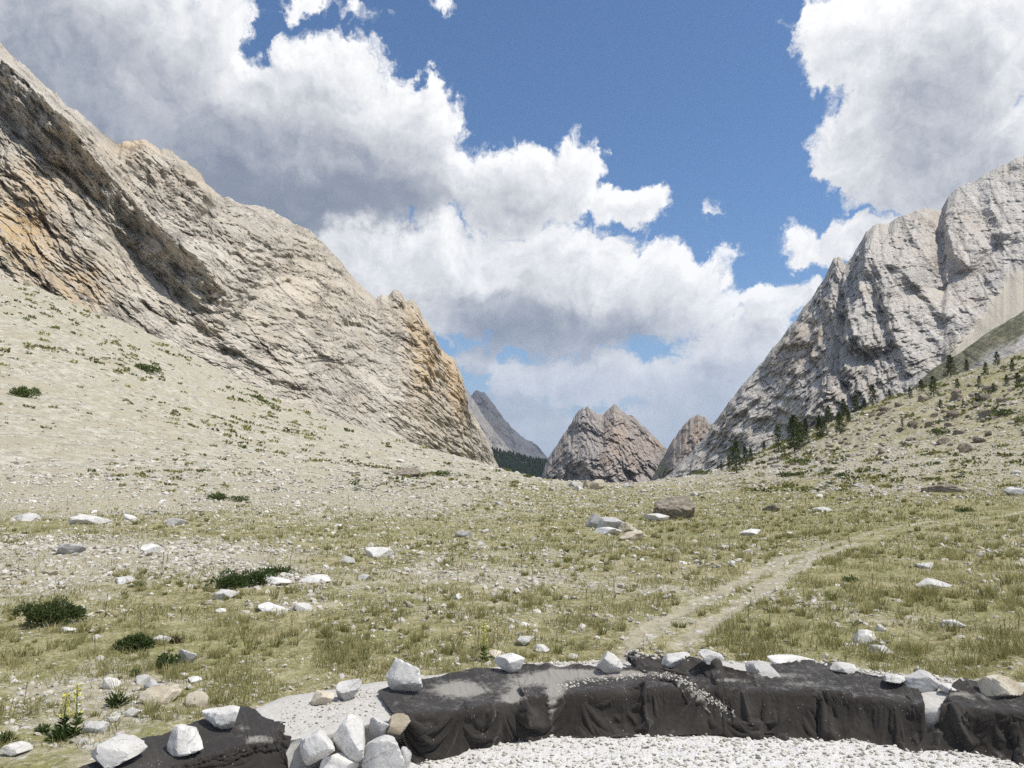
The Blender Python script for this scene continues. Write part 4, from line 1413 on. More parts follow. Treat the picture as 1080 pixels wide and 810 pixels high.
    felt('black felt sheet wrapped over the right end of the wall', [
        [(1002, 731, .27), (1008, 719, .30), (1024, 716, .305), (1044, 719, .30), (1052, 727, .28), (1090, 735, .27), (1150, 745, .265), (1480, 792, .265)],
        [(998, 735, .27), (1010, 729, .285), (1026, 728, .29), (1046, 731, .285), (1056, 735, .277), (1092, 742, .27), (1152, 752, .265), (1482, 799, .265)],
        [(992, 736, .255), (1004, 736, .275), (1030, 738, .278), (1050, 740, .275), (1064, 744, .27), (1096, 752, .26), (1155, 763, .255), (1485, 812, .255)],
        [(980, 754, .19), (1000, 752, .20), (1030, 754, .205), (1052, 757, .20), (1070, 763, .19), (1100, 772, .18), (1160, 785, .175), (1490, 838, .175)],
        [(970, 777, .08), (996, 777, .085), (1030, 780, .09), (1056, 786, .085), (1076, 793, .07), (1106, 801, .06), (1165, 815, .055), (1495, 874, .055)],
        [(963, 795, -.004), (994, 799, -.004), (1026, 802, -.004), (1060, 807, -.004), (1084, 812, -.004), (1112, 820, -.004), (1170, 835, -.004), (1500, 897, -.004)]],
        720, 130, 31, folds=[([(996, 737), (1008, 756), (1024, 776)], .035, 5, 16), ([(1000, 738), (1040, 742), (1080, 752)], .018, 5, 9), ([(1062, 745), (1068, 775), (1064, 805)], -.03, 10, 5),
                             ([(985, 760), (984, 785)], .015, 6, 6)],
        dusts=[(1010, 733, 20, 2, .4), (1040, 736, 20, 3, .25), (1050, 800, 14, 6, .2)], amp=0.014)


# ------------------------------------------------------------------ plants
def leaf_cloud(P, D, size, tone, r, aspect=0.42):
    """Small folded leaves at P pointing along D."""
    n = len(P)
    D = D / (np.linalg.norm(D, axis=1)[:, None] + 1e-9)
    S = np.cross(D, r.normal(size=(n, 3)))
    S /= np.linalg.norm(S, axis=1)[:, None] + 1e-9
    U = np.cross(S, D)
    s = size[:, None]
    a = P
    b = P + D * s * .5 + S * s * aspect * .5 + U * s * .06
    c = P + D * s
    d = P + D * s * .5 - S * s * aspect * .5 + U * s * .06
    V = np.stack([a, b, c, d], 1).reshape(-1, 3)
    q = np.arange(n)[:, None] * 4 + np.arange(4)[None]
    return V, q, np.repeat(tone, 4)


def tube_np(pts, rad, k=6):
    pts = np.asarray(pts, float)
    rad = np.asarray(rad, float)
    V = []
    for i, p in enumerate(pts):
        d = pts[min(i + 1, len(pts) - 1)] - pts[max(i - 1, 0)]
        d = d / (np.linalg.norm(d) + 1e-9)
        u = np.cross(d, [0.31, 0.95, 0.1])
        u /= np.linalg.norm(u)
        v = np.cross(d, u)
        a = np.arange(k) * 2 * math.pi / k
        V.append(p + rad[i] * (np.cos(a)[:, None] * u + np.sin(a)[:, None] * v))
    V = np.concatenate(V)
    Q = []
    for i in range(len(pts) - 1):
        for j in range(k):
            Q.append((i * k + j, i * k + (j + 1) % k, (i + 1) * k + (j + 1) % k, (i + 1) * k + j))
    return V, np.array(Q)


def merge_quads(parts):
    V, Q, n = [], [], 0
    for v, q in parts:
        V.append(v)
        Q.append(q + n)
        n += len(v)
    return np.concatenate(V), np.concatenate(Q)


def shrub_mesh(seed, w, d, h, n, leaf, mat, name='foliage', lobes=16):
    r = np.random.default_rng(seed)
    c = np.stack([r.uniform(-.75, .75, lobes) * w, r.uniform(-.75, .75, lobes) * d, r.uniform(.10, .5, lobes) * h], -1)
    rad = r.uniform(.26, .46, lobes)
    k = r.integers(0, lobes, n)
    dirs = r.normal(size=(n, 3))
    dirs[:, 2] = np.abs(dirs[:, 2]) * 1.1 - .15
    dirs /= np.linalg.norm(dirs, axis=1)[:, None]
    rr = rad[k] * r.uniform(0.35, 1.05, n) ** .5
    P = c[k] + dirs * rr[:, None] * np.array([w, d, h * 1.25])
    P[:, 2] = np.maximum(P[:, 2], 0.01)
    D = dirs + r.normal(0, .6, (n, 3)) + np.array([0, 0, .5])
    tone = np.clip(r.normal(.45, .25, n) + .25 * (r.uniform(size=lobes)[k] - .5), 0, 1)
    V, q, t = leaf_cloud(P, D, leaf * r.uniform(.6, 1.3, n), tone, r)
    return mesh_np(name, V, quads=q, mats=[mat], smooth=False, attrs={'tone': t})


def stems_mesh(seed, w, d, h, mat, k=7):
    r = np.random.default_rng(seed)
    parts = []
    for _ in range(k):
        a = r.uniform(0, 6.28)
        e = np.array([math.cos(a) * w * .6, math.sin(a) * d * .6, h * r.uniform(.2, .45)])
        parts.append(tube_np([[0, 0, -.03], e * .5 + [0, 0, h * .1], e], [h * .03, h * .02, h * .008], 5))
    V, Q = merge_quads(parts)
    return mesh_np('stem', V, quads=Q, mats=[mat])


def plant_root(name, loc, label, cat, group=None):
    o = bpy.data.objects.new(name, None)
    COL.objects.link(o)
    o.empty_display_size = .1
    o.location = loc
    o['label'] = label
    o['category'] = cat
    if group:
        o['group'] = group
    return o


def build_shrubs():
    L = [  # px, py(bottom), w px, h px, mat, leaves, label
        (36, 663, 66, 36, M_JUNIPER, 5200, 'dark juniper mat near the left edge beside the pale stone heap'),
        (76, 652, 18, 16, M_SHRUB, 700, 'small ragged bush at the right side of the dark juniper mat'),
        (245, 622, 62, 24, M_SHRUB, 3600, 'long low green shrub above the white outcrop left of centre'),
        (292, 606, 36, 10, M_SHRUB, 1200, 'thin green shrub strip on the pale streak'),
        (138, 688, 40, 22, M_SHRUB, 2200, 'round leafy green shrub in the lower left meadow'),
        (182, 679, 14, 10, M_STEM, 500, 'small brown bush on stones beside the round leafy shrub'),
        (174, 706, 22, 20, M_SHRUB, 700, 'soft pale green tuft next to the grey pitted stone'),
        (22, 419, 28, 15, M_JUNIPER, 900, 'dark round juniper high on the left scree'),
        (151, 392, 26, 11, M_JUNIPER, 700, 'dark flat juniper on the scree below the cliff'),
        (225, 528, 26, 10, M_JUNIPER, 500, 'olive bush among rocks at the foot of the left scree'),
        (250, 530, 20, 8, M_JUNIPER, 400, 'olive bush right of its twin at the scree foot'),
        (467, 503, 18, 10, M_JUNIPER, 400, 'dark juniper on the lower crest of the scree'),
        (376, 518, 10, 8, M_JUNIPER, 200, 'tiny dark bush on the scree left of the undercut boulder'),
        (145, 621, 16, 9, M_JUNIPER, 300, 'little dark bush behind the pale heap at left'),
        (742, 501, 18, 6, M_JUNIPER, 300, 'flat juniper on the rim right of the rock spur'),
        (900, 614, 20, 9, M_JUNIPER, 400, 'dark grassy clump in the right meadow'),
        (836, 503, 24, 5, M_JUNIPER, 300, 'long dark mat at the foot of the right slope'),
        (890, 504, 20, 5, M_JUNIPER, 300, 'second dark mat right along the slope foot'),
        (846, 490, 22, 8, M_JUNIPER, 300, 'dark broken bush on rocks below the conifers'),
        (995, 460, 22, 10, M_JUNIPER, 300, 'dark juniper patch on the upper right slope'),
        (955, 470, 12, 6, M_JUNIPER, 200, 'small lone bush on the right slope'),
        (1060, 440, 26, 12, M_JUNIPER, 300, 'dark bush near the right edge of the slope'),
        (1020, 540, 18, 6, M_SHRUB, 300, 'green clump at the top of the right meadow'),
    ]
    for k, (px, py, w, h, mat, n, lab) in enumerate(L):
        P = ground_at_px(px, py)
        if P is None:
            continue
        s = px_size(P)
        hw, hh = w * s * .5, h * s * .85
        USED.append((P[0], P[1] + hw * .5, hw))
        o = plant_root('juniper_bush' if mat is M_JUNIPER else 'shrub', (P[0], P[1] + hw * .5, P[2] - .02), lab, 'shrub')
        link('foliage', shrub_mesh(100 + k, hw, hw * .7, hh, n, max(0.03, hw * .10) if P[1] < 20 else max(.05, hw * .22), mat), o)
        link('stem', stems_mesh(200 + k, hw, hw * .7, hh, M_BARK), o)
    # leafy thistles close to the wall
    for k, (px, py, w, h, lab) in enumerate([(123, 744, 28, 20, 'spiky dark thistle among stones left of the tan split stone'),
                                             (64, 779, 34, 18, 'leafy rosette at the foot of the yellow flowered stalks'),
                                             (44, 772, 20, 12, 'low leafy rosette at the left of the yellow stalks'),
                                             (5, 782, 22, 16, 'dark leafy tuft cut by the left edge'),
                                             (142, 714, 14, 16, 'small upright dark weed above the left stone cluster')]):
        P = ground_at_px(px, py)
        s = px_size(P)
        r = np.random.default_rng(300 + k)
        n = 260
        a = r.uniform(0, 6.283, n)
        el = r.uniform(.15, 1.3, n)
        D = np.stack([np.cos(a) * np.cos(el), np.sin(a) * np.cos(el), np.sin(el) * h / w * 1.6], -1)
        base = D * (w * s * r.uniform(0, .35, n))[:, None]
        V, q, t = leaf_cloud(base, D + r.normal(0, .25, (n, 3)), w * s * r.uniform(.12, .30, n), np.clip(r.normal(.4, .25, n), 0, 1), r, .3)
        o = plant_root('thistle', (P[0], P[1], P[2] - .01), lab, 'weed')
        link('leaves', mesh_np('leaves', V, quads=q, mats=[M_SHRUB], smooth=False, attrs={'tone': t}), o)
        V, Q = tube_np([[0, 0, -.02], [.005, 0, h * s * .5], [.01, 0, h * s * .8]], [.006, .005, .002])
        link('stem', mesh_np('stem', V, quads=Q, mats=[M_GREENSTEM]), o)
    # yellow flowered stalks
    for k, (px, py, h, lab) in enumerate([(80, 776, 52, 'tallest yellow flowered stalk in the lower left'), (66, 775, 42, 'shorter paler yellow stalk left of the tallest one'),
                                          (511, 700, 44, 'yellow flowered stalk standing behind the long felt sheet')]):
        P = ground_at_px(px, py) if py < 720 or px < 100 else gp(px, py, .1)
        s = px_size(P)
        H = h * s
        r = np.random.default_rng(400 + k)
        o = plant_root('yellow_flower_stalk', tuple(P), lab, 'wildflower')
        lean = r.uniform(-.05, .08)
        V, Q = tube_np([[0, 0, -.02], [lean * H * .5, 0, H * .5], [lean * H * 1.2, 0, H]], [.006, .005, .002])
        link('stem', mesh_np('stem', V, quads=Q, mats=[M_GREENSTEM]), o)
        n = 75
        t = r.uniform(.42, 1.0, n)
        a = r.uniform(0, 6.283, n)
        rad = .004 + .028 * (1.05 - t) * r.uniform(.5, 1.1, n)
        B = np.stack([lean * H * t * t * 1.2 + np.cos(a) * rad, np.sin(a) * rad, t * H], -1)
        V, q, tt = leaf_cloud(B, np.stack([np.cos(a), np.sin(a), 0 * a + .5], -1), r.uniform(.012, .022, n), r.uniform(0, 1, n), r, .9)
        link('blossom', mesh_np('blossom', V, quads=q, mats=[M_YELLOW], smooth=False), o)
        n = 60
        t = r.uniform(0.02, .4, n)
        a = r.uniform(0, 6.283, n)
        B = np.stack([lean * H * t * t, 0 * a, t * H], -1)
        V, q, tt = leaf_cloud(B, np.stack([np.cos(a), np.sin(a), 0 * a + .6], -1), r.uniform(.03, .07, n) * (1 - t), r.uniform(0, 1, n), r, .35)
        link('leaves', mesh_np('leaves', V, quads=q, mats=[M_SHRUB], smooth=False, attrs={'tone': tt}), o)


def build_grass():
    r = RNG
    n = 400000
    px = r.uniform(-120, 1200, n)
    Y = np.exp(math.log(4.6) + (math.log(75) - math.log(4.6)) * r.uniform(0, 1, n) ** 1.3)
    X = (px - 540) / F * Y
    # gather into tufts
    tuft = fbm(np.stack([X * 1.7, Y * 1.7, 0 * X], -1), 4, off=60, gain=.65)
    tall = fbm(np.stack([X * .35, Y * .35, 0 * X], -1), 3, off=80)
    Z = ground_z(X, Y)
    g, qx, qy = cover(X, Y, Z)
    pr = np.clip(g * 1.5 - .12, 0, 1) * np.clip(.30 + 3.2 * tuft, 0.0, 1)
    keep = (r.uniform(0, 1, n) < pr) & (track_w(X, Y) < .45)
    wy = np.interp(qx, [0, 130, 265, 400, 540, 700, 900, 1080], [800, 778, 742, 716, 692, 682, 690, 712])
    keep &= Y > wall_back(X, Y) - .04
    X, Y, Z, tuft, tall, g = X[keep], Y[keep], Z[keep], tuft[keep], tall[keep], g[keep]
    qx = qx[keep]
    n = len(X)
    hb = np.clip(.035 + .055 * r.uniform(0, 1, n) ** 2 + .10 * np.clip(tuft - .05, 0, 1) + .09 * np.clip(tall, 0, 1) * r.uniform(0, 1, n), .02, .28)
    hb *= np.interp(qx, [0, 500, 700, 1080], [.85, .95, 1.1, 1.25])
    wd = np.maximum(.0022, Y / F * np.interp(Y, [6, 20, 60], [.36, .42, .8]))
    a = r.uniform(0, 6.283, n)
    lean = r.normal(0, .38, (n, 2))
    b0 = np.stack([np.cos(a) * wd, np.sin(a) * wd, 0 * wd], -1)
    P = np.stack([X, Y, Z - .005], -1)
    mid = P + np.stack([lean[:, 0] * hb * .35, lean[:, 1] * hb * .35, hb * .55], -1)
    tip = P + np.stack([lean[:, 0] * hb * 1.1, lean[:, 1] * hb * 1.1, hb], -1)
    V = np.stack([P - b0, P + b0, mid + b0 * .7, mid - b0 * .7, tip], 1).reshape(-1, 3)
    k = np.arange(n)[:, None] * 5
    quads = k + np.array([0, 1, 2, 3])[None]
    tris = k + np.array([3, 2, 4])[None]
    dry = fbm(np.stack([X * .22, Y * .22, 0 * X], -1), 3, off=90)
    tone = np.clip(.42 + .55 * dry + r.normal(0, .22, n), 0, 1)
    me = mesh_np('grass', V, quads=quads, tris=tris, mats=[M_GRASS], smooth=False, attrs={'tone': np.repeat(tone, 5)})
    link('grass', me, kind='stuff', label='short dry meadow grass growing between the stones')


def build_tufts():
    """Taller grass tufts; blades fan out of each root."""
    r = np.random.default_rng(91)
    n = 6500
    px = r.uniform(-100, 1180, n)
    Y = np.exp(r.uniform(math.log(5.0), math.log(42), n))
    X = (px - 540) / F * Y
    Z = ground_z(X, Y)
    g, qx, qy = cover(X, Y, Z)
    c = fbm(np.stack([X * .5, Y * .5, 0 * X], -1), 3, off=71)
    keep = (r.uniform(0, 1, n) < np.clip(g * 1.5 - .25, 0, 1) * np.clip(.35 + 2.4 * c, 0, 1)) & (Y > wall_back(X, Y) + .2) & (track_w(X, Y) < .3)
    X, Y, Z, qx = X[keep], Y[keep], Z[keep], qx[keep]
    n, k = len(X), 46
    H = (.045 + .10 * r.uniform(0, 1, n) ** 1.6) * np.interp(qx, [0, 600, 1080], [.9, 1.0, 1.25])
    a = r.uniform(0, 6.283, (n, k))
    rd = r.uniform(0, 1, (n, k)) ** .6 * .5 * H[:, None]
    bx, by = X[:, None] + np.cos(a) * rd * .8, Y[:, None] + np.sin(a) * rd * .8
    h = H[:, None] * r.uniform(.45, 1.1, (n, k))
    sp = r.uniform(.1, .75, (n, k))
    P = np.stack([bx, by, Z[:, None] - .01 + 0 * bx], -1).reshape(-1, 3)
    o = np.stack([np.cos(a) * sp * h, np.sin(a) * sp * h, h], -1).reshape(-1, 3)
    wd = np.repeat(np.maximum(.0022, Y / F * .34), k)
    b = r.uniform(0, 6.283, n * k)
    b0 = np.stack([np.cos(b) * wd, np.sin(b) * wd, 0 * wd], -1)
    mid = P + o * np.array([.4, .4, .6])
    tip = P + o
    V = np.stack([P - b0, P + b0, mid + b0 * .7, mid - b0 * .7, tip], 1).reshape(-1, 3)
    kk = np.arange(n * k)[:, None] * 5
    tone = np.clip(np.repeat(r.normal(.42, .24, n), k) + r.normal(0, .16, n * k), 0, 1)
    me = mesh_np('grass', V, quads=kk + np.array([0, 1, 2, 3])[None], tris=kk + np.array([3, 2, 4])[None], mats=[M_GRASS], smooth=False, attrs={'tone': np.repeat(tone, 5)})
    link('grass', me, kind='stuff', label='taller dull green grass tufts in the meadow')


def build_cushions():
    """Low green cushions and tufts dotted over both scree slopes: far too many to count."""
    r = np.random.default_rng(21)
    n = 30000
    px = r.uniform(-100, 1180, n)
    Y = np.exp(r.uniform(math.log(28), math.log(150), n))
    X = (px - 540) / F * Y
    Z = ground_z(X, Y)
    qx, qy = proj(np.stack([X, Y, Z], -1))
    c = fbm(np.stack([X * .09, Y * .05, 0 * X], -1), 4, off=33, gain=.6)
    w = np.where(qx < 580, .13 + blob(qx, qy, [(40, 350, 60, 20, .7), (25, 372, 40, 12, .5), (130, 385, 50, 14, .4), (240, 425, 60, 14, .6), (190, 450, 90, 12, .4), (330, 455, 60, 10, .3), (290, 500, 200, 12, .25)]), .26)
    keep = (r.uniform(0, 1, n) < w * np.clip(.35 + 2.6 * c, 0, 1)) & ((qx < 580) | (qx > 770)) & (qy < 520)
    X, Y, Z, qx = X[keep], Y[keep], Z[keep], qx[keep]
    n = len(X)
    wid = (1.2 + 3.2 * r.uniform(0, 1, n) ** 2.5 + 1.2 * (qx > 800)) * Y / F
    k = 14
    a = r.uniform(0, 6.283, (n, k))
    rad = r.uniform(0, 1, (n, k)) ** .5
    B = np.stack([X[:, None] + np.cos(a) * rad * wid[:, None], Y[:, None] + np.sin(a) * rad * wid[:, None], Z[:, None] + 0 * a], -1).reshape(-1, 3)
    B[:, 2] = ground_z(B[:, 0], B[:, 1]) + .25 * np.repeat(wid, k) * (1 - rad.ravel())
    D = np.stack([np.cos(a) * .7, np.sin(a) * .7, 0 * a + .8], -1).reshape(-1, 3) + r.normal(0, .3, (n * k, 3))
    tone = np.clip(np.repeat(r.normal(.5, .35, n), k) + r.normal(0, .15, n * k), 0, 1)
    V, q, t = leaf_cloud(B, D, np.repeat(wid, k) * r.uniform(.5, 1.1, n * k), tone, r, .7)
    link('undergrowth', mesh_np('undergrowth', V, quads=q, mats=[M_CUSHION], smooth=False, attrs={'tone': t}), kind='stuff', label='small green cushions dotted over the scree slopes')


def build_stalks():
    """Dead flower spikes sticking out of the meadow; one object each."""
    meshes = []
    for s in range(6):
        r = np.random.default_rng(500 + s)
        parts = []
        H = 1.0
        b = r.normal(0, .04, 2)
        pts = [[0, 0, -.05], [b[0] * .4, b[1] * .4, .4], [b[0], b[1], .75], [b[0] * 1.3, b[1] * 1.3, 1.0]]
        parts.append(tube_np(pts, [.010, .009, .016, .004], 5))
        for j in range(26):
            t = r.uniform(.45, .98)
            a = r.uniform(0, 6.28)
            c = np.array([b[0] * t, b[1] * t, t])
            e = c + np.array([math.cos(a), math.sin(a), .9]) * r.uniform(.02, .045)
            parts.append(tube_np([c, e], [.010, .004], 4))
        for j in range(9):
            a = r.uniform(0, 6.28)
            e = np.array([math.cos(a) * .12, math.sin(a) * .12, r.uniform(.05, .22)])
            parts.append(tube_np([[0, 0, 0], e * .6 + [0, 0, .05], e], [.012, .014, .003], 4))
        V, Q = merge_quads(parts)
        meshes.append(mesh_np('dry_stalk', V, quads=Q, mats=[M_STEM]))
    r = np.random.default_rng(77)
    n = tries = 0
    spots = [(440, 575), (487, 655), (495, 628), (502, 700), (505, 720), (415, 650), (350, 670), (324, 668), (25, 745), (960, 600), (866, 588), (900, 640), (800, 660), (812, 664), (580, 600), (708, 606)]
    while n < 95 and tries < 4000:
        tries += 1
        if n < len(spots):
            px, py = spots[n]
        else:
            px = r.uniform(5, 1075)
            py = r.uniform(548, 705) if r.uniform() < .85 else r.uniform(525, 560)
        wy = np.interp(px, [0, 130, 265, 400, 540, 700, 900, 1080], [790, 770, 735, 705, 686, 676, 684, 705])
        if py > wy:
            if n < len(spots):
                spots[n] = (px, wy - 4)
            continue
        P = ground_at_px(px, py)
        if P is None:
            n += n < len(spots)
            continue
        g, _, _ = cover(P[0:1], P[1:2], P[2:3])
        if n >= len(spots) and (r.uniform() > g[0] * 1.3 or track_w(P[0:1], P[1:2])[0] > .3):
            continue
        s = px_size(P)
        H = min(r.uniform(10, 24) * s * np.interp(py, [540, 700], [.8, 1.25]), .55)
        side = 'left' if px < 380 else ('middle' if px < 740 else 'right')
        lab = {'left': 'thin dry brown stalk upright in the left meadow grass', 'middle': 'thin dry brown stalk upright in the middle meadow grass',
               'right': 'thin dry brown stalk upright in the right meadow grass'}[side]
        o = bpy.data.objects.new('dry_stalk', meshes[n % 6])
        COL.objects.link(o)
        o.location = P
        o.scale = (H * .9, H * .9, H)
        o.rotation_euler = (r.normal(0, .07), r.normal(0, .07), r.uniform(0, 6.28))
        o['label'] = lab
        o['category'] = 'dry stalk'
        o['group'] = 'dry stalks in the %s meadow' % side
        n += 1


def conifer_meshes(seed, n=2600, wid=.20, ragged=.5):
    """Unit-high conifer: whorls of drooping branches carrying needle sprays."""
    r = np.random.default_rng(seed)
    P, D, T = [], [], []
    nb = 85
    for b in range(nb):
        t = .10 + .88 * (b / nb) ** 1.0 + r.normal(0, .012)
        a = b * 2.399 + r.normal(0, .3)
        L = wid * (1 - t) ** .75 * r.uniform(1 - ragged, 1.15) * (1.0 if t > .2 else .85) + .012
        m = int(n / nb)
        u = r.uniform(.12, 1, m) ** .7
        dr = np.array([math.cos(a), math.sin(a), -.15 + .45 * t])
        B = np.array([0, 0, t])[None] + dr[None] * (L * u)[:, None] + r.normal(0, .012, (m, 3)) * (0.4 + u)[:, None]
        P.append(B)
        D.append(dr[None] * .8 + r.normal(0, .55, (m, 3)) + np.array([0, 0, .15]))
        T.append(np.clip(.2 + .5 * u + r.normal(0, .2, m), 0, 1))
    P, D, T = np.concatenate(P), np.concatenate(D), np.concatenate(T)
    V, q, t = leaf_cloud(P, D, r.uniform(.028, .055, len(P)), T, r, .5)
    crown = mesh_np('crown', V, quads=q, mats=[M_NEEDLE], smooth=False, attrs={'tone': t})
    V, Q = tube_np([[0, 0, -.06], [.004, 0, .3], [0, .004, .65], [0, 0, .98]], [.026, .02, .011, .002], 7)
    trunk = mesh_np('trunk', V, quads=Q, mats=[M_BARK])
    return crown, trunk


def build_trees():
    kinds = [conifer_meshes(1, 2800, .30, .5), conifer_meshes(2, 2900, .42, .7), conifer_meshes(3, 2800, .26, .4), conifer_meshes(4, 1500, .30, .8)]
    L = [  # px, py base, height px, kind, label
        (777, 499, 31, 1, 'broad dark conifer at the lower left end of the tree line'),
        (769, 497, 16, 3, 'short conifer just left of the broad dark one'),
        (761, 497, 11, 3, 'tiny thin conifer leftmost on the rim'),
        (786, 491, 18, 1, 'mid size conifer right behind the broad dark one'),
        (792, 488, 14, 2, 'small pointed conifer above the rim'),
        (806, 477, 10, 2, 'little conifer between the rim and the thin brown pine'),
        (821, 480, 30, 3, 'sparse brownish pine left of the tallest conifer'),
        (838, 477, 36, 0, 'tallest slender conifer of the tree line'),
        (844, 473, 26, 1, 'bushy conifer against the right side of the tallest one'),
        (850, 464, 20, 2, 'narrow conifer upslope of the tallest one'),
        (865, 462, 20, 0, 'lone conifer in front of the dense middle row'),
        (864, 450, 14, 2, 'small tree at the foot of the mountain wall'),
        (874, 447, 18, 1, 'wide conifer in the dense middle row'),
        (886, 458, 22, 0, 'slim conifer standing alone on the pale slope'),
        (890, 440, 18, 1, 'bushy tree behind the slim lone conifer'),
        (903, 434, 18, 1, 'conifer left of the large bright one'),
        (921, 427, 20, 1, 'large rounded conifer on the upper slope'),
        (912, 430, 12, 2, 'small tree between two rounded conifers'),
        (952, 452, 10, 3, 'tiny lone tree on the open slope'),
        (938, 415, 11, 2, 'little tree at the top of the line'),
        (960, 420, 11, 1, 'small bush like tree below the spur'),
        (985, 418, 20, 1, 'dark tree below the grassy spur'),
        (1003, 398, 22, 1, 'large dark tree against the grassy spur'),
        (1020, 392, 12, 2, 'small dark tree right of the large one'),
        (1033, 407, 10, 1, 'low tree among the spur outcrops'),
        (1052, 386, 14, 1, 'dark tree near the outcrops at the right edge'),
        (1068, 392, 12, 2, 'small pointed tree close to the right edge'),
        (1048, 415, 10, 1, 'bushy small tree on the upper right slope'),
        (1016, 430, 9, 3, 'thin small tree on the rocky right slope'),
        (1074, 408, 14, 1, 'dark bushy tree cut by the right edge'),
        (1040, 396, 13, 1, 'dark bush like tree left of the one near the outcrops'),
        (1062, 408, 12, 1, 'low dark tree in the thicket by the right edge'),
        (972, 414, 13, 1, 'dark low tree left of the dark tree below the grassy spur'),
        (1010, 412, 12, 1, 'squat dark tree below the large one against the spur'),
        (992, 432, 10, 1, 'squat lone tree on rubble below the spur'),
        (1030, 424, 9, 1, 'little round tree halfway down the upper right slope'),
        (870, 456, 12, 1, 'ragged low tree at the front of the dense middle row'),
        (895, 446, 13, 2, 'pointed young tree right of the bushy one'),
    ]
    for px, py, h, k, lab in L:
        P = ground_at_px(px, py)
        if P is None:
            P = at(px, py, 150)
            P[2] = min(P[2], ground_z(P[0:1], P[1:2])[0])
        if P[1] > 190:
            P = at(px, py, 150)
        s = px_size(P)
        H = h * s * 1.08
        o = plant_root('conifer', tuple(P), lab, 'tree', 'conifers along the right slope')
        o.rotation_euler = (0, 0, px * 1.7)
        o.scale = (H, H, H)
        for me, nm in zip(kinds[k], ('crown', 'trunk')):
            link(nm, me, o)


def build_forest():
    """Far wood filling the valley floor: reads as one dark mass."""
    r = np.random.default_rng(60)
    # wooded slope
    n, m = 90, 40
    pxs = np.linspace(470, 615, n)
    top = np.interp(pxs, [470, 515, 528, 545, 560, 576, 615], [470, 474, 477, 480, 483, 486, 490])
    Y0 = np.interp(pxs, [470, 615], [1560, 1600])
    t = np.linspace(0, 1, m)
    PY = top[:, None] + (545 - top)[:, None] * t[None]
    Yg = Y0[:, None] - 420 * t[None]
    P = at(np.repeat(pxs[:, None], m, 1), PY, Yg)
    P[..., 2] += 5 * fbm(P / 60, 3)
    back = P[:, :1] + np.array([0, 260, -70])[None, None]
    P2 = np.concatenate([back, P], 1)
    me = mesh_np('wooded_hill', P2.reshape(-1, 3), quads=grid_quads(n, m + 1), mats=[M_FARWOOD])
    link('wooded_hill', me, kind='structure', label='wooded hillside deep in the valley')
    pts = P.reshape(-1, 3)
    k = 6500
    i = r.integers(0, n - 1, k)
    j = r.integers(0, m - 1, k)
    f, g = r.uniform(0, 1, (2, k, 1))
    B = P[i, j] * (1 - f) * (1 - g) + P[i + 1, j] * f * (1 - g) + P[i, j + 1] * (1 - f) * g + P[i + 1, j + 1] * f * g
    h = r.uniform(5, 10, k)
    V, Q, T = [], [], []
    seg = 6
    a = np.arange(seg) * 2 * math.pi / seg
    for lev, (zz, rad) in enumerate(((.08, .24), (.45, .17), (.75, .09))):
        rr = rad * h[:, None] * r.uniform(.7, 1.2, (k, seg))
        V.append(np.stack([B[:, None, 0] + np.cos(a) * rr, B[:, None, 1] + np.sin(a) * rr, B[:, None, 2] + zz * h[:, None] + 0 * rr], -1))
    tip = B + np.stack([0 * h, 0 * h, h], -1)
    VV = np.concatenate(V + [tip[:, None]], 1)
    nv = 3 * seg + 1
    q, tr = [], []
    for lev in range(2):
        for s in range(seg):
            q.append((lev * seg + s, lev * seg + (s + 1) % seg, (lev + 1) * seg + (s + 1) % seg, (lev + 1) * seg + s))
    for s in range(seg):
        tr.append((2 * seg + s, 2 * seg + (s + 1) % seg, 3 * seg))
    off = (np.arange(k) * nv)[:, None, None]
    me = mesh_np('forest', VV.reshape(-1, 3), quads=(np.array(q)[None] + off).reshape(-1, 4), tris=(np.array(tr)[None] + off).reshape(-1, 3),
                 mats=[M_FARWOOD], smooth=False)
    link('forest', me, kind='stuff', label='dark conifer forest far down the valley')


M_FARWOOD = make_plain('far_wood', (0.030, 0.042, 0.022))


# ------------------------------------------------------------------ sky, sun, air
SUN_AZ, SUN_EL = 108.0, 61.0     # degrees clockwise from the view direction; above the horizon


def azel(px, py):
    d = ray(px, py)
    return math.atan2(d[0], d[1]), math.asin(d[2] / np.linalg.norm(d))


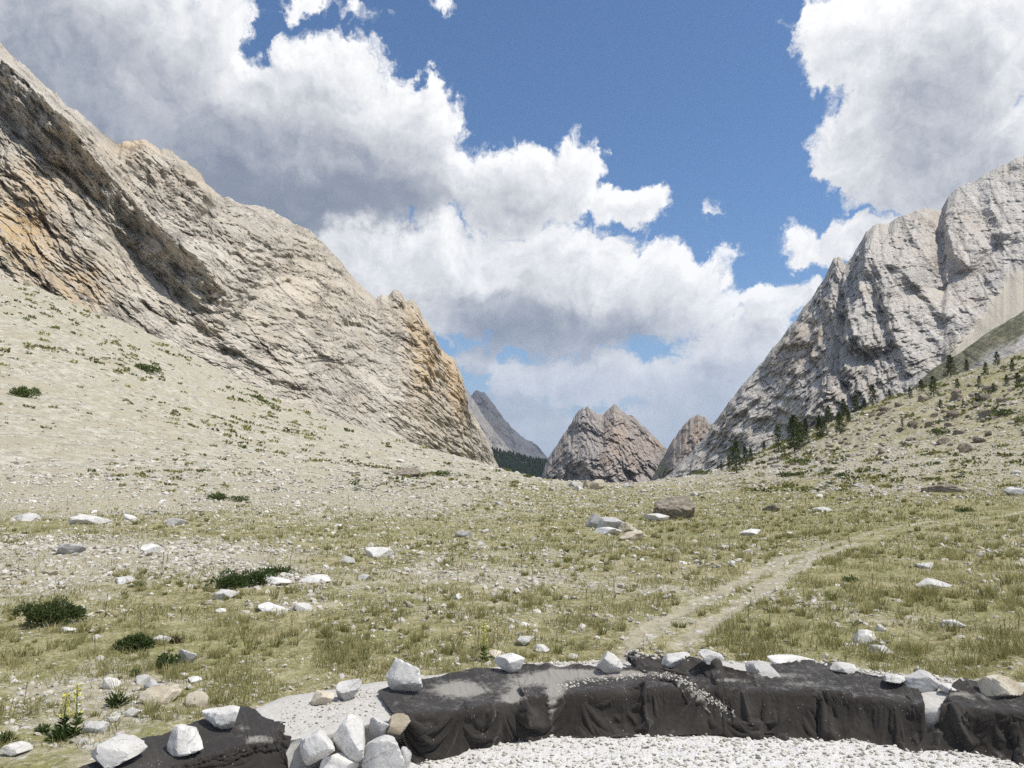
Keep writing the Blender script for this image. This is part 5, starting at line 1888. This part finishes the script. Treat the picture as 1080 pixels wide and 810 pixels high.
CLOUDS = [  # px, py, rx, ry (photo pixels), weight, greyness of the body
    (60, 60, 300, 190, 1.4, .50), (250, 140, 230, 110, 1.3, .62), (120, 150, 260, 120, 1.1, .7), (380, 150, 140, 90, 1.25, .5), (350, 85, 90, 55, .9, .1),
    (430, 115, 70, 55, .9, .15), (440, 200, 120, 50, 1.0, 1.1), (300, 212, 180, 36, 1.15, 2.6), (190, 190, 120, 40, .9, 1.6), (235, 10, 60, 40, .7, .1), (560, 195, 80, 52, 1.0, .35),
    (600, 180, 50, 40, .8, .15), (660, 215, 66, 28, .7, .3), (525, 215, 80, 40, .8, .5),
    (470, 275, 130, 60, 1.1, .1), (590, 290, 120, 62, 1.2, .15), (690, 310, 100, 55, 1.1, .15), (380, 270, 110, 55, 1.0, .2), (540, 332, 150, 34, 1.0, 1.1), (660, 338, 120, 30, .9, 1.0),
    (735, 320, 60, 38, .8, .3), (420, 330, 110, 45, .9, .3),
    (600, 395, 110, 34, .8, .25), (560, 400, 60, 24, .6, .25), (690, 405, 70, 30, .6, .35), (790, 380, 90, 60, .8, .35), (820, 325, 55, 40, .75, .2), (760, 420, 120, 60, .7, .45), (860, 310, 40, 26, .5, .2),
    (650, 455, 160, 30, .45, .4), (520, 470, 120, 30, .35, .4),
    (1000, 60, 165, 120, 1.4, .26), (900, 40, 80, 80, .9, .10), (950, 130, 110, 80, 1.1, .32), (900, 180, 55, 42, .9, .2), (1040, 170, 130, 80, 1.1, .45), (960, 200, 70, 40, .8, .4),
    (865, 252, 75, 26, .75, .15), (840, 245, 40, 18, .5, .1), (930, 245, 40, 22, .6, .3), (757, 225, 18, 16, .22, .1), (758, 262, 24, 12, .18, .3), (470, 6, 22, 22, .42, .1), (370, 20, 45, 18, .34, .1), (320, 12, 40, 20, .42, .1),
    (540, 445, 120, 40, .55, 1.0), (500, 380, 70, 30, .45, 1.0), (600, 364, 180, 26, .55, 1.0), (720, 455, 120, 40, .7, .6), (560, 480, 200, 30, .7, .9),
]


def build_world():
    w = bpy.data.worlds.new('World')
    scene.world = w
    w.use_nodes = True
    # ---- cloud density as a node group of (azimuth, elevation)
    gt = bpy.data.node_groups.new('CloudDensity', 'ShaderNodeTree')
    gt.interface.new_socket('P', in_out='INPUT', socket_type='NodeSocketVector')
    gt.interface.new_socket('Density', in_out='OUTPUT', socket_type='NodeSocketFloat')
    gt.interface.new_socket('Grey', in_out='OUTPUT', socket_type='NodeSocketFloat')
    gt.interface.new_socket('Puff', in_out='OUTPUT', socket_type='NodeSocketFloat')
    t = NT(gt)
    gi = t.N.new('NodeGroupInput').outputs[0]
    go = t.N.new('NodeGroupOutput')
    # break the outlines with turbulence
    wv = t.N.new('ShaderNodeTexNoise')
    wv.noise_dimensions = '2D'
    t.put(wv.inputs['Vector'], gi)
    wv.inputs['Scale'].default_value = 9.0
    wv.inputs['Detail'].default_value = 6
    wv.inputs['Roughness'].default_value = .62
    warp = t.vmath('SCALE', t.vmath('SUBTRACT', wv.outputs['Color'], (.5, .5, .5)), 0.11)
    p = t.vmath('ADD', gi, t.vmath('MULTIPLY', warp, (1, 1, 0)))
    f, gsum, wsum = None, None, None
    for px, py, rx, ry, wt, gy in CLOUDS:
        a, e = azel(px, py)
        a1, e1 = azel(px + rx, py)[0] - azel(px - rx, py)[0], azel(px, py - ry)[1] - azel(px, py + ry)[1]
        ix, iy = 2 / abs(a1), 2 / abs(e1)
        q = t.vmath('MULTIPLY_ADD', p, (ix, iy, 0), (-a * ix, -e * iy, 0))
        ln = t.vmath('LENGTH', q)
        v = t.math('MULTIPLY_ADD', ln, -wt, wt)
        if f is None:
            f = v
        else:
            f = t.math('SMOOTH_MAX', f, v, .12)
        wv_ = t.math('MAXIMUM', t.math('ADD', v, .15), 0.0)
        wv_ = t.math('MULTIPLY', wv_, wv_)
        gsum = t.math('MULTIPLY', wv_, gy) if gsum is None else t.math('MULTIPLY_ADD', wv_, gy, gsum)
        wsum = wv_ if wsum is None else t.math('ADD', wsum, wv_)
    # cumulus scattered over the rest of the dome
    sep = t.N.new('ShaderNodeSeparateXYZ')
    t.put(sep.inputs[0], gi)
    out = t.math('MAXIMUM', t.ramp(t.math('ABSOLUTE', sep.outputs[0]), .75, 1.0), t.ramp(sep.outputs[1], .62, .85))
    gen = t.math('MULTIPLY_ADD', t.noise(gi, 2.2, 3, .5, dim='2D'), 4.0, -2.0)
    f = t.math('MAXIMUM', f, t.math('SUBTRACT', t.math('MULTIPLY', t.math('ADD', gen, 1.0), out), 1.0))
    f = t.math('MINIMUM', f, t.math('MULTIPLY', f, 2.6))
    puff = t.voro(p, 13.0, 'F1', 3, .55, '2D')
    puff = t.math('SUBTRACT', .55, puff)
    wisp = t.math('SUBTRACT', t.noise(p, 26.0, 6, .68, dim='2D'), .5)
    nz = t.math('ADD', t.math('MULTIPLY', puff, .55), t.math('MULTIPLY', wisp, 1.0))
    t.L.new(t.math('MULTIPLY_ADD', t.math('MULTIPLY', nz, t.ramp(f, -.60, .0)), .52, f), go.inputs['Density'])
    t.L.new(t.math('DIVIDE', gsum, t.math('ADD', wsum, .02)), go.inputs['Grey'])
    t.L.new(nz, go.inputs['Puff'])

    t = NT(w.node_tree)
    bg = w.node_tree.nodes['Background']
    sky = t.N.new('ShaderNodeTexSky')
    sky.sky_type = 'NISHITA'
    sky.sun_disc = False
    sky.sun_elevation = math.radians(SUN_EL)
    sky.sun_rotation = math.radians(SUN_AZ)
    sky.altitude = 300
    sky.air_density = 1.0
    sky.dust_density = 0.8
    sky.ozone_density = 1.2
    tc = t.N.new('ShaderNodeTexCoord').outputs['Generated']
    sp = t.N.new('ShaderNodeSeparateXYZ')
    t.put(sp.inputs[0], tc)
    x, y, z = sp.outputs
    az = t.math('ARCTAN2', x, y)
    el = t.math('ARCSINE', t.math('MAXIMUM', t.math('MINIMUM', z, .9999), -.9999))
    cb = t.N.new('ShaderNodeCombineXYZ')
    t.put(cb.inputs[0], az)
    t.put(cb.inputs[1], el)
    P = cb.outputs[0]

    def tap(dx, dy):
        n = t.N.new('ShaderNodeGroup')
        n.node_tree = gt
        t.put(n.inputs[0], t.vmath('ADD', P, (dx, dy, 0)) if dx or dy else P)
        return n
    c0 = tap(0, 0)
    D0, G0, N0 = c0.outputs
    taps = [tap(.010, .016), tap(.024, .040), tap(.055, .09)]
    alpha = t.ramp(D0, 0.0, .22)
    occ = None
    for k, wgt in zip(taps, (.9, .75, .55)):
        v = t.math('MULTIPLY', t.math('MINIMUM', t.math('MAXIMUM', k.outputs[0], 0.0), 1.2), wgt)
        occ = v if occ is None else t.math('ADD', occ, v)
    # relief: brighter where the cloud thins toward the sun
    rel = t.math('SUBTRACT', N0, taps[0].outputs['Puff'])
    light = t.math('EXPONENT', t.math('MULTIPLY', t.math('MULTIPLY', occ, t.math('MULTIPLY_ADD', G0, 1.5, .10)), -1.0))
    light = t.math('ADD', light, t.math('MULTIPLY', rel, t.math('MULTIPLY_ADD', G0, -.28, .40)))
    light = t.math('MAXIMUM', t.math('MINIMUM', light, 1.0), 0.0)
    CL = 10.0
    ccol = t.mix(light, tuple(v * CL for v in (.24, .275, .35)), tuple(v * CL for v in (.98, .98, .98)))
    # air between viewer and low clouds
    hz = t.ramp(el, .0, .24, .75, 0.0)
    ccol = t.mix(hz, ccol, tuple(v * CL for v in (.44, .51, .63)))
    skyc = t.mix(1.0, sky.outputs[0], (0.80, 1.0, 1.20), 'MULTIPLY')
    skyc = t.mix(t.ramp(el, .20, -.02, 0.0, .92), skyc, tuple(v * CL for v in (.40, .475, .60)))
    col = t.mix(alpha, skyc, ccol)
    t.put(bg.inputs[0], col)
    bg.inputs[1].default_value = 0.1
    w.cycles.sampling_method = 'MANUAL'
    w.cycles.sample_map_resolution = 512


def build_sun():
    d = bpy.data.lights.new('sun', 'SUN')
    d.energy = 4.2
    d.angle = math.radians(0.53)
    d.color = (1.0, .955, .88)
    o = bpy.data.objects.new('sun', d)
    COL.objects.link(o)
    a, e = math.radians(SUN_AZ), math.radians(SUN_EL)
    v = Vector((math.sin(a) * math.cos(e), math.cos(a) * math.cos(e), math.sin(e)))
    o.rotation_euler = (-v).to_track_quat('-Z', 'Y').to_euler()


def build_haze():
    bm = bmesh.new()
    bmesh.ops.create_cube(bm, size=1.0)
    me = bpy.data.meshes.new('haze')
    bm.to_mesh(me)
    bm.free()
    m = bpy.data.materials.new('air')
    m.use_nodes = True
    m.node_tree.nodes.clear()
    v = m.node_tree.nodes.new('ShaderNodeVolumePrincipled')
    v.inputs['Color'].default_value = (.58, .75, 1.0, 1)
    v.inputs['Density'].default_value = HAZE
    v.inputs['Anisotropy'].default_value = 0.2
    o_ = m.node_tree.nodes.new('ShaderNodeOutputMaterial')
    m.node_tree.links.new(v.outputs[0], o_.inputs['Volume'])
    me.materials.append(m)
    o = link('haze', me, kind='stuff', label='thin blue air filling the valley')
    z0, z1 = -140, 700
    o.scale = (14000, 7000, z1 - z0)
    o.location = (0, 3200, (z0 + z1) / 2)


HAZE = 0.00005

build_world()
build_sun()
build_ground()
build_left()
build_right()
build_spur()
build_peaks()
build_forest()
build_wall()
wall_stones()
meadow_stones()
build_shrubs()
build_trees()
build_stalks()
build_cushions()
build_tufts()
scatter_stones()
build_grass()
USE_HAZE = True
if USE_HAZE:
    build_haze()

scene.view_settings.view_transform = 'Standard'
scene.view_settings.look = 'None'
scene.view_settings.exposure = 0.1
scene.view_settings.gamma = 1.0
scene.cycles.max_bounces = 5
scene.cycles.diffuse_bounces = 2
scene.cycles.glossy_bounces = 1
scene.cycles.transmission_bounces = 2
scene.cycles.volume_bounces = 0
scene.cycles.transparent_max_bounces = 4
scene.cycles.use_adaptive_sampling = True
scene.cycles.adaptive_threshold = 0.02
scene.cycles.use_denoising = False
scene.cycles.denoiser = 'OPENIMAGEDENOISE'
scene.cycles.denoising_prefilter = 'ACCURATE'
scene.cycles.denoising_input_passes = 'RGB_ALBEDO_NORMAL'
